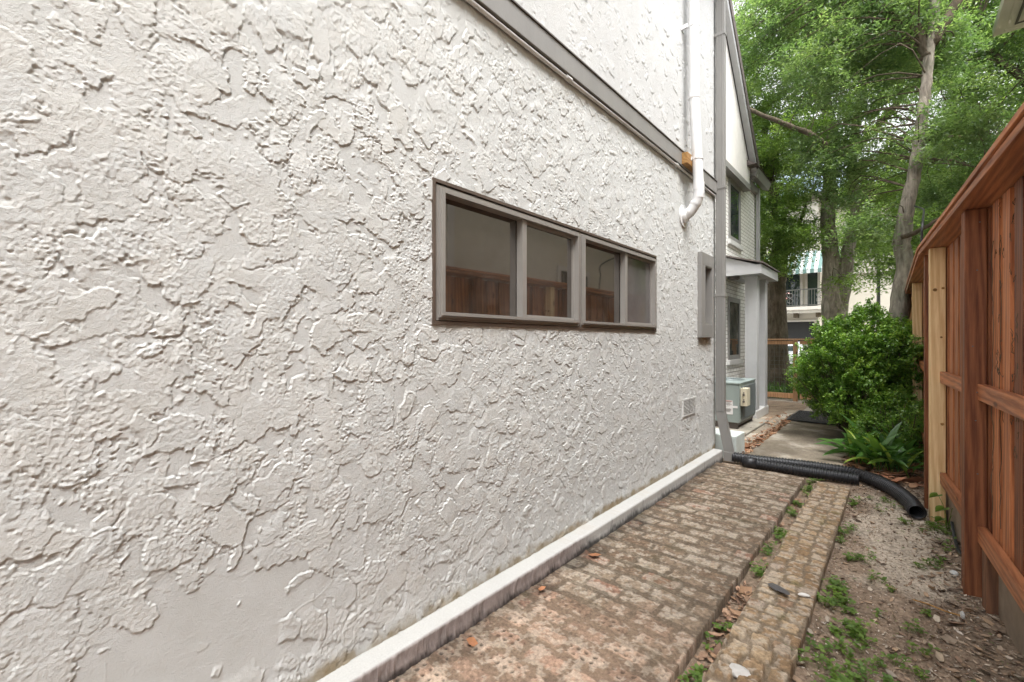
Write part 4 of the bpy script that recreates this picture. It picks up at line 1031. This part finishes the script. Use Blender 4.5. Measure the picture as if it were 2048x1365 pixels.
for k, (x, y, h, lab, mt) in enumerate([(-6.2, 20.5, 12, 'bright green street tree seen above the gable roof', 'leaf_far'), (.9, 20.8, 8.5, 'pale green street tree hanging over the bush and the pole', 'leaf'),
                                  (4.2, 19.5, 11, 'street tree at the far right behind the leaning tree', 'leaf_far')]):
    lo = .42 if k != 1 else .36
    tree('street_tree', lab, [([(x, y, -.2), (x+.05, y, h*.25), (x-.1, y, h*.5), (x, y, h*.8)], [.24, .2, .15, .05])],
         [([(x, y, h*.4), (x-1, y, h*.55), (x-2, y, h*.65)], [.1, .07, .03]), ([(x, y, h*.4), (x+1, y, h*.55), (x+2, y, h*.6)], [.1, .07, .03])],
         [((x, y, h*.72), (3.0, 2.4, h*.26)), ((x-1.2, y, h*.55), (1.7, 1.6, h*.13)), ((x+1.3, y, h*(lo+.1)), (1.6, 1.6, h*.14))],
         300, 160, .13, M[mt], M['bark_dark'], 40+k, 'street trees across the garden', spread=.7)
# cable from the leaning tree to the fence cap
b = MB(); b.tube(path_pts([(.20, 9.28, 3.55), (.26, 8.4, 3.30), (.24, 7.3, 3.02), (.20, 6.35, 2.70), (.19, 6.28, 2.50), (.20, 6.25, 2.27)], 6), .011, 8); tag(b.build('cable', M['black'], None, 60), 'black cable hanging from the leaning tree down to the fence cap', 'cable')

# ------------------------------------------------------------------ BUSH
def bush(name, label, cen, rad, n, leaf, seed, base, cat='bush'):
    root = thing(name, label, cat, base); rr = random.Random(seed); r = np.random.default_rng(seed)
    # shoots end on a lumpy shell; leaves clothe the outer part of each
    u_ = r.normal(size=(n, 3)); u_ /= np.linalg.norm(u_, axis=1)[:, None]; u_ = u_[u_[:, 2] > -.75]; n = len(u_)
    lump = 1+.13*np.sin(u_[:, 0]*7+1)*np.cos(u_[:, 2]*6)+.10*np.sin(u_[:, 1]*9+u_[:, 2]*5)+r.normal(size=n)*.085
    layer = np.where(r.random(n) < .62, 1, r.uniform(.45, .95, n))
    tip = np.array(cen)+u_*np.array(rad)*(lump*layer)[:, None]
    b = MB()
    for k in range(0, n, 9):
        p0 = Vector(base)+Vector((rr.uniform(-.12, .12), rr.uniform(-.12, .12), 0)); p1 = Vector(tip[k]); b.tube(path_pts([p0, p0.lerp(p1, .5)+Vector((0, 0, -.05)), p1], 3), lerp_r([.012, .003], 7), 4, .4, cap=False)
    b.build('stems', M['bark_dark'], root)
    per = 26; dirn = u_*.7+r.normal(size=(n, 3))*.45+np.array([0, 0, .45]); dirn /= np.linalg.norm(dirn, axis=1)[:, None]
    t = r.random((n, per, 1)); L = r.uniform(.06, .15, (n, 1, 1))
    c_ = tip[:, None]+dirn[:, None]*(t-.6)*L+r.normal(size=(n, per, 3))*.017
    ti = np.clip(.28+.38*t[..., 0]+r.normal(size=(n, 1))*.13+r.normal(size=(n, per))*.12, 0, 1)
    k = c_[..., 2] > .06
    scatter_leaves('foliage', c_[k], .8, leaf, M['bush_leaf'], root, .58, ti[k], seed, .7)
    return root
bush('bush', 'big rounded bright green shrub growing against the red fence', (-.36, 8.25, .98), (.75, 1.0, .82), 4200, .040, 3, (-.40, 8.3, 0))
bush('bush', 'low green shrub filling the foot of the fence behind the strap leaves', (-.05, 7.2, .35), (.36, .5, .42), 700, .028, 4, (-.05, 7.2, 0))
# grass beyond the mesh fence
r = np.random.default_rng(9); n = 9000
cen = np.stack([r.uniform(-4.5, 2.5, n), r.uniform(12.6, 15.4, n), r.uniform(.02, .34, n)*r.uniform(.3, 1, n)], 1)
tag(scatter_leaves('grass', cen, 2.2, .22, M['grass'], None, .09, None, 9, .1), kind='stuff')

# ------------------------------------------------------------------ STRAP-LEAVED PLANTS
def strap_plant(x, y, nl, hgt, label, seed):
    rr = random.Random(seed); root = thing('strap_leaf_plant', label, 'plant', (x, y, .03), 'strap-leaved plants in front of the bush')
    V = []; F = []; T = []
    for k in range(nl):
        a = rr.uniform(0, 2*math.pi); L = hgt*rr.uniform(.65, 1.15); lean = rr.uniform(.25, 1.05); wd = rr.uniform(.032, .056)
        px, py = x+rr.uniform(-.09, .09), y+rr.uniform(-.09, .09); n = 10; ti = rr.betavariate(1.6, 4) if rr.random() < .85 else rr.uniform(.8, 1)
        p = Vector((px, py, .03)); d = Vector((math.cos(a)*.25*lean, math.sin(a)*.25*lean, 1)).normalized(); side = Vector((-math.sin(a), math.cos(a), 0))
        side = (side+Vector((0, 0, rr.uniform(-.4, .4)))).normalized(); s0 = len(V)
        for i in range(n+1):
            t = i/n; w_ = wd*(.18+.82*math.sin(math.pi*min(1, max(0, (t-.15)/.85))**.8))*(1 if t > .25 else .45) if t < 1 else .001
            nr = d.cross(side).normalized()
            V += [tuple(p-side*w_+nr*w_*.35), tuple(p), tuple(p+side*w_+nr*w_*.35)]; T += [ti]*3
            d = (d+Vector((math.cos(a)*lean*.20, math.sin(a)*lean*.20, -.16*lean))).normalized(); p = p+d*(L/n)
            if p.z < .04: p.z = .04
        for i in range(n):
            q = s0+i*3; F += [(q, q+1, q+4, q+3), (q+1, q+2, q+5, q+4)]
    npmesh('leaves', np.array(V), np.array(F), M['strap_leaf'], root, tint=np.array(T), smooth=True)
for i, (x, y, n, h, lab) in enumerate([(-.36, 6.55, 24, .50, 'dark strap-leaved plant leftmost of the clumps, arching over the concrete'), (-.13, 6.38, 26, .52, 'strap-leaved plant in the middle with a yellow-edged leaf'),
        (.03, 6.25, 18, .40, 'strap-leaved plant nearest the fence post'), (-.28, 6.95, 22, .58, 'tall strap-leaved plant at the foot of the bush'), (-.02, 6.75, 20, .55, 'strap-leaved plant in the shade between bush and fence')]):
    strap_plant(x, y, n, h, lab, 60+i)

# ------------------------------------------------------------------ GROUND COVER: dry leaves, chips, weeds
def litter(name, pts, size, seed, cols, lift=.004):
    r = np.random.default_rng(seed); n = len(pts)
    a = r.uniform(0, 2*np.pi, n); d = np.stack([np.cos(a), np.sin(a), r.normal(size=n)*.25], 1); s_ = np.stack([-np.sin(a), np.cos(a), r.normal(size=n)*.3], 1)
    L = (size*r.lognormal(0, .45, n))[:, None]; W = L*r.uniform(.3, .55, n)[:, None]; curl = (r.uniform(.0, .35, n)[:, None])*np.array([[0, 0, 1]])
    P = pts+np.array([0, 0, lift])
    V = np.stack([P-d*L*.5+curl*L*.6, P-d*L*.12+s_*W*.5+curl*L*.7, P-d*L*.12, P-d*L*.12-s_*W*.5+curl*L*.7, P+d*L*.25+s_*W*.35+curl*L*.5, P+d*L*.25, P+d*L*.25-s_*W*.35+curl*L*.5, P+d*L*.5+curl*L], 1).reshape(-1, 3)
    f = np.array([[0, 2, 1], [0, 3, 2], [1, 2, 5], [1, 5, 4], [2, 3, 6], [2, 6, 5], [4, 5, 7], [5, 6, 7]])
    F = (np.arange(n)[:, None, None]*8+f[None]).reshape(-1, 3)
    c_ = np.array(cols)[r.integers(0, len(cols), n)]*r.uniform(.6, 1.25, (n, 1))
    return tag(npmesh(name, V, F, M['litter'], None, col=np.repeat(c_, 8, 0)), kind='stuff')
def gzv(x, y):
    i = np.clip(np.searchsorted(gx, x), 1, nx-1); j = np.clip(np.searchsorted(gy, y), 1, ny-1); return GZ[i, j]
def place(n, seed, dens):
    r = np.random.default_rng(seed); out = []
    while sum(map(len, out)) < n:
        x = r.uniform(-.33, .46, n); y = r.uniform(.9, 7.0, n)
        k = (r.random(n) < dens(x, y)) & (x < .385-(y-3.6)*.0665); out.append(np.stack([x[k], y[k]], 1))
    p = np.concatenate(out)[:n]; return np.concatenate([p, gzv(p[:, 0], p[:, 1])[:, None]], 1)
bare = lambda x, y: 1-.88*np.exp(-((x-.0)**2/.035+(y-4.1)**2/.8))
tans = [(.36, .25, .16), (.30, .21, .14), (.42, .33, .24), (.24, .16, .11), (.17, .12, .085), (.44, .37, .29)]
litter('leaf_litter', place(3000, 1, lambda x, y: (.25+.75*sstep(-.1, .3, x))*bare(x, y)), .024, 2, tans)
litter('wood_chips', place(17000, 3, lambda x, y: .35+.65*bare(x, y)), .0085, 4, tans+[(.6, .53, .45), (.15, .10, .075)], .002)
r = np.random.default_rng(12); n = 420; y = np.concatenate([r.uniform(1.2, 2.9, 330), r.uniform(2.9, 5.3, 90)]); x = r.uniform(-.705, -.612, n)
litter('gap_leaves', np.stack([x, y, gzv(x, y)+.008], 1), .030, 13, [(.28, .17, .10), (.36, .23, .15), (.20, .12, .08)])
r = np.random.default_rng(14); n = 700; y = r.uniform(5.9, 9.9, n); x = np.where(r.random(n) < .75, r.uniform(-1.53, -1.41, n), r.uniform(-1.8, -1.42, n))
litter('path_leaves', np.stack([x, y, np.full(n, .035)], 1), .045, 15, [(.34, .17, .09), (.40, .24, .14), (.24, .13, .08)])
r = np.random.default_rng(16); n = 420; x = r.uniform(-.5, .2, n); y = r.uniform(5.9, 7.0, n)
litter('path_leaves', np.stack([x, y, gzv(x, y)+.02], 1), .06, 17, [(.38, .18, .10), (.45, .26, .15), (.24, .13, .08)])
def weeds(name, spots, seed, leaf=.023, per=(4, 9), kind='stuff', hh=.05):
    r = np.random.default_rng(seed); V = []; F = []; T = []
    for (x, y, z, s_) in spots:
        for k in range(r.integers(*per)):
            a = r.uniform(0, 6.28); rad = r.uniform(0, .055)*s_; cx, cy, cz = x+rad*math.cos(a), y+rad*math.sin(a), z+r.uniform(.3, 1)*hh*s_
            ti = r.beta(2, 2); a0 = r.uniform(0, 6.28)
            for lf in range(3):
                th_ = a0+lf*2.09; L = leaf*r.uniform(.7, 1.4)*s_**.5; d = np.array([math.cos(th_), math.sin(th_), r.uniform(-.1, .45)]); sd_ = np.array([-math.sin(th_), math.cos(th_), 0])
                p = np.array([cx, cy, cz]); q = len(V)
                V += [p, p+d*L*.5+sd_*L*.38+[0, 0, .002], p+d*L, p+d*L*.5-sd_*L*.38+[0, 0, .002]]; F += [(q, q+1, q+2, q+3)]; T += [ti]*4
            q = len(V); V += [np.array([x, y, z-.01]), np.array([x+.0015, y, z-.01]), np.array([cx+.0015, cy, cz]), np.array([cx, cy, cz])]; F += [(q, q+1, q+2, q+3)]; T += [ti]*4
    return tag(npmesh(name, np.array(V), np.array(F), M['weed'], None, tint=np.array(T)), kind=kind)
sp = []; r = np.random.default_rng(21)
def cl(x, y, n, sx, sy, s=(.5, 1.1)):
    for k in range(n):
        a, b_ = x+r.normal()*sx, y+r.normal()*sy
        if -.34 < a < .40-(b_-3.6)*.0665 or -.70 < a < -.62: sp.append((a, b_, gz(a, b_), r.uniform(*s)))
for y_ in (1.9, 2.3, 3.1, 3.45, 3.75, 3.85, 4.3, 4.6, 5.05, 5.2): cl(-.66, y_, 4, .018, .05)
cl(-.27, 3.1, 16, .04, .14); cl(-.16, 2.75, 12, .05, .08); cl(-.29, 4.2, 6, .02, .1); cl(-.27, 4.9, 5, .02, .06)
cl(-.15, 2.2, 26, .10, .16); cl(.02, 2.15, 22, .10, .12); cl(.16, 1.95, 26, .09, .12); cl(-.10, 1.75, 16, .10, .12); cl(.1, 2.6, 5, .1, .1)
cl(-.05, 2.0, 30, .16, .22); cl(.1, 1.75, 26, .14, .15); cl(-.2, 2.45, 14, .08, .15); cl(.25, 4.45, 9, .04, .25); cl(.15, 3.9, 5, .05, .1); cl(-.05, 5.15, 8, .10, .08); cl(.0, 3.3, 5, .1, .2); cl(-.66, 5.45, 5, .03, .04); cl(-.3, 5.45, 3, .1, .03); cl(.05, 4.7, 6, .08, .12); cl(-.2, 3.7, 6, .04, .2)
weeds('ground_weeds', sp, 22)
r = np.random.default_rng(23)
mo = [(-.33+r.uniform(0, .7), r.uniform(1.6, 5), 0, r.uniform(.3, .6)) for k in range(260)]
mo = [(x, y, gz(x, y)-.01, s) for x, y, z, s in mo if x < .36-(y-3.6)*.0665]
weeds('seedlings', mo, 24, .009, (2, 6), hh=.02)

# seedling by the pale post
def big_leaf_plant(name, label, x, y, leaves, cat='plant'):
    root = thing(name, label, cat, (x, y, 0)); b = MB()
    for (dx, dy, dz, s_) in leaves: b.tube([(x, y, 0), (x+dx*.4, y+dy*.4, dz*.7), (x+dx, y+dy, dz)], .0018, 5, .5)
    b.build('stem', M['weed'], root)
    V = []; F = []; T = []
    for (dx, dy, dz, s_) in leaves:
        a = math.atan2(dy, dx)+random.uniform(-.5, .5); d = np.array([math.cos(a), math.sin(a), -.25]); s2 = np.array([-math.sin(a), math.cos(a), 0]); p = np.array([x+dx, y+dy, dz]); q = len(V)
        sh_ = [(0, 0), (-.12, .22), (.0, .42), (.25, .46), (.55, .32), (1, 0)]
        V += [p+d*u_*s_ for u_ in (0, .25, .55, 1)]
        V += [p+d*u_*s_+s2*v_*s_+np.array([0, 0, .12*s_]) for u_, v_ in sh_[1:5]]; V += [p+d*u_*s_-s2*v_*s_+np.array([0, 0, .12*s_]) for u_, v_ in sh_[1:5]]
        T += [random.uniform(.4, .9)]*12
        for o_ in (4, 8): F += [(q, q+o_, q+o_+1), (q, q+o_+1, q+1), (q+1, q+o_+1, q+o_+2), (q+1, q+o_+2, q+2), (q+2, q+o_+2, q+o_+3), (q+2, q+o_+3, q+3)]
    npmesh('leaves', np.array(V), np.array(F), M['weed'], root, tint=np.array(T))
big_leaf_plant('seedling', 'heart-leaved green seedling at the foot of the pale post', .285, 4.72,
               [(-.05, -.03, .27, .08), (.06, -.05, .25, .08), (-.02, -.08, .19, .085), (.05, .0, .16, .06), (-.03, -.05, .10, .07), (.03, -.07, .06, .06)])
# small single objects
def flat_leaf(label, x, y, z, s, a, col_):
    o = litter('fallen_leaf', np.array([[0, 0, 0.]]), s, int(a*10), [col_], 0); del o['kind']
    o.location = (x, y, z); o.rotation_euler = (.15, .1, a); o.scale = (1, 1.25, 1); tag(o, label, 'leaf', 'orange leaves on the brick path'); return o
oc = (.30, .135, .065)
flat_leaf('orange dead leaf on the bricks nearest the camera by the white ledge', -1.47, 1.40, .066, .060, .6, oc)
flat_leaf('orange dead leaf on the bricks in the middle of the three by the ledge', -1.49, 1.95, .064, .062, 2.2, oc)
flat_leaf('orange dead leaf on the bricks farthest along the white ledge', -1.47, 2.49, .064, .070, 4.1, oc)
def rock(name, label, cat, loc, s, mat, seed, a=0):
    rr = random.Random(seed); bm_ = MB(); q = bmesh.ops.create_icosphere(bm_.bm, subdivisions=2, radius=1)['verts']
    for v in q: v.co = Vector((v.co.x*s[0], v.co.y*s[1], v.co.z*s[2]))*(1+rr.uniform(-.13, .13)); v[bm_.t] = .5
    for v in q: v.co = Matrix.Rotation(a, 3, 'Z') @ v.co+Vector(loc)
    return tag(bm_.build(name, mat, None), label, cat)
rock('slate_chip', 'flat dark grey slate chip lying on the narrow brick strip', 'stone', (-.50, 2.83, .067), (.062, .030, .008), plain('slate', (.085, .08, .078), .7, var=.2, bumps=.4), 4, -.5)
rock('stone', 'white rough stone among the loose bricks at the near end', 'stone', (-.50, 2.02, .060), (.045, .036, .018), plain('pale_rock', (.52, .50, .47), .85, var=.2, bumps=.5), 5)
rock('stone', 'small white chip beside the slate on the narrow brick strip', 'stone', (-.385, 2.86, .063), (.030, .014, .008), plain('pale_rock2', (.62, .60, .56), .85, var=.1), 6, .4)
rock('paper_scrap', 'crumpled white scrap near the foot of the dark fence post', 'litter', (.262, 3.83, .022), (.020, .028, .016), M['white'], 7, .4)
rock('paper_scrap', 'white scrap at the end of the thin twig', 'litter', (.255, 3.27, .022), (.009, .022, .020), M['white'], 8, .1)
b = MB(); b.tube(path_pts([(.06, 3.29, .02), (.12, 3.27, .028), (.19, 3.25, .026), (.245, 3.255, .024)], 4), .0035, 6); tag(b.build('twig', M['block'], None, 60), 'thin tan twig lying on the leaf litter near the fence', 'twig')
b = MB(); b.tube(path_pts([(.305, 4.62, .10), (.31, 4.45, .03), (.315, 4.25, .02), (.335, 4.08, .03)], 5), .011, 6); tag(b.build('hose_piece', M['black'], None, 60), 'short black plastic hose piece lying along the fence foot', 'hose')
r = random.Random(5)
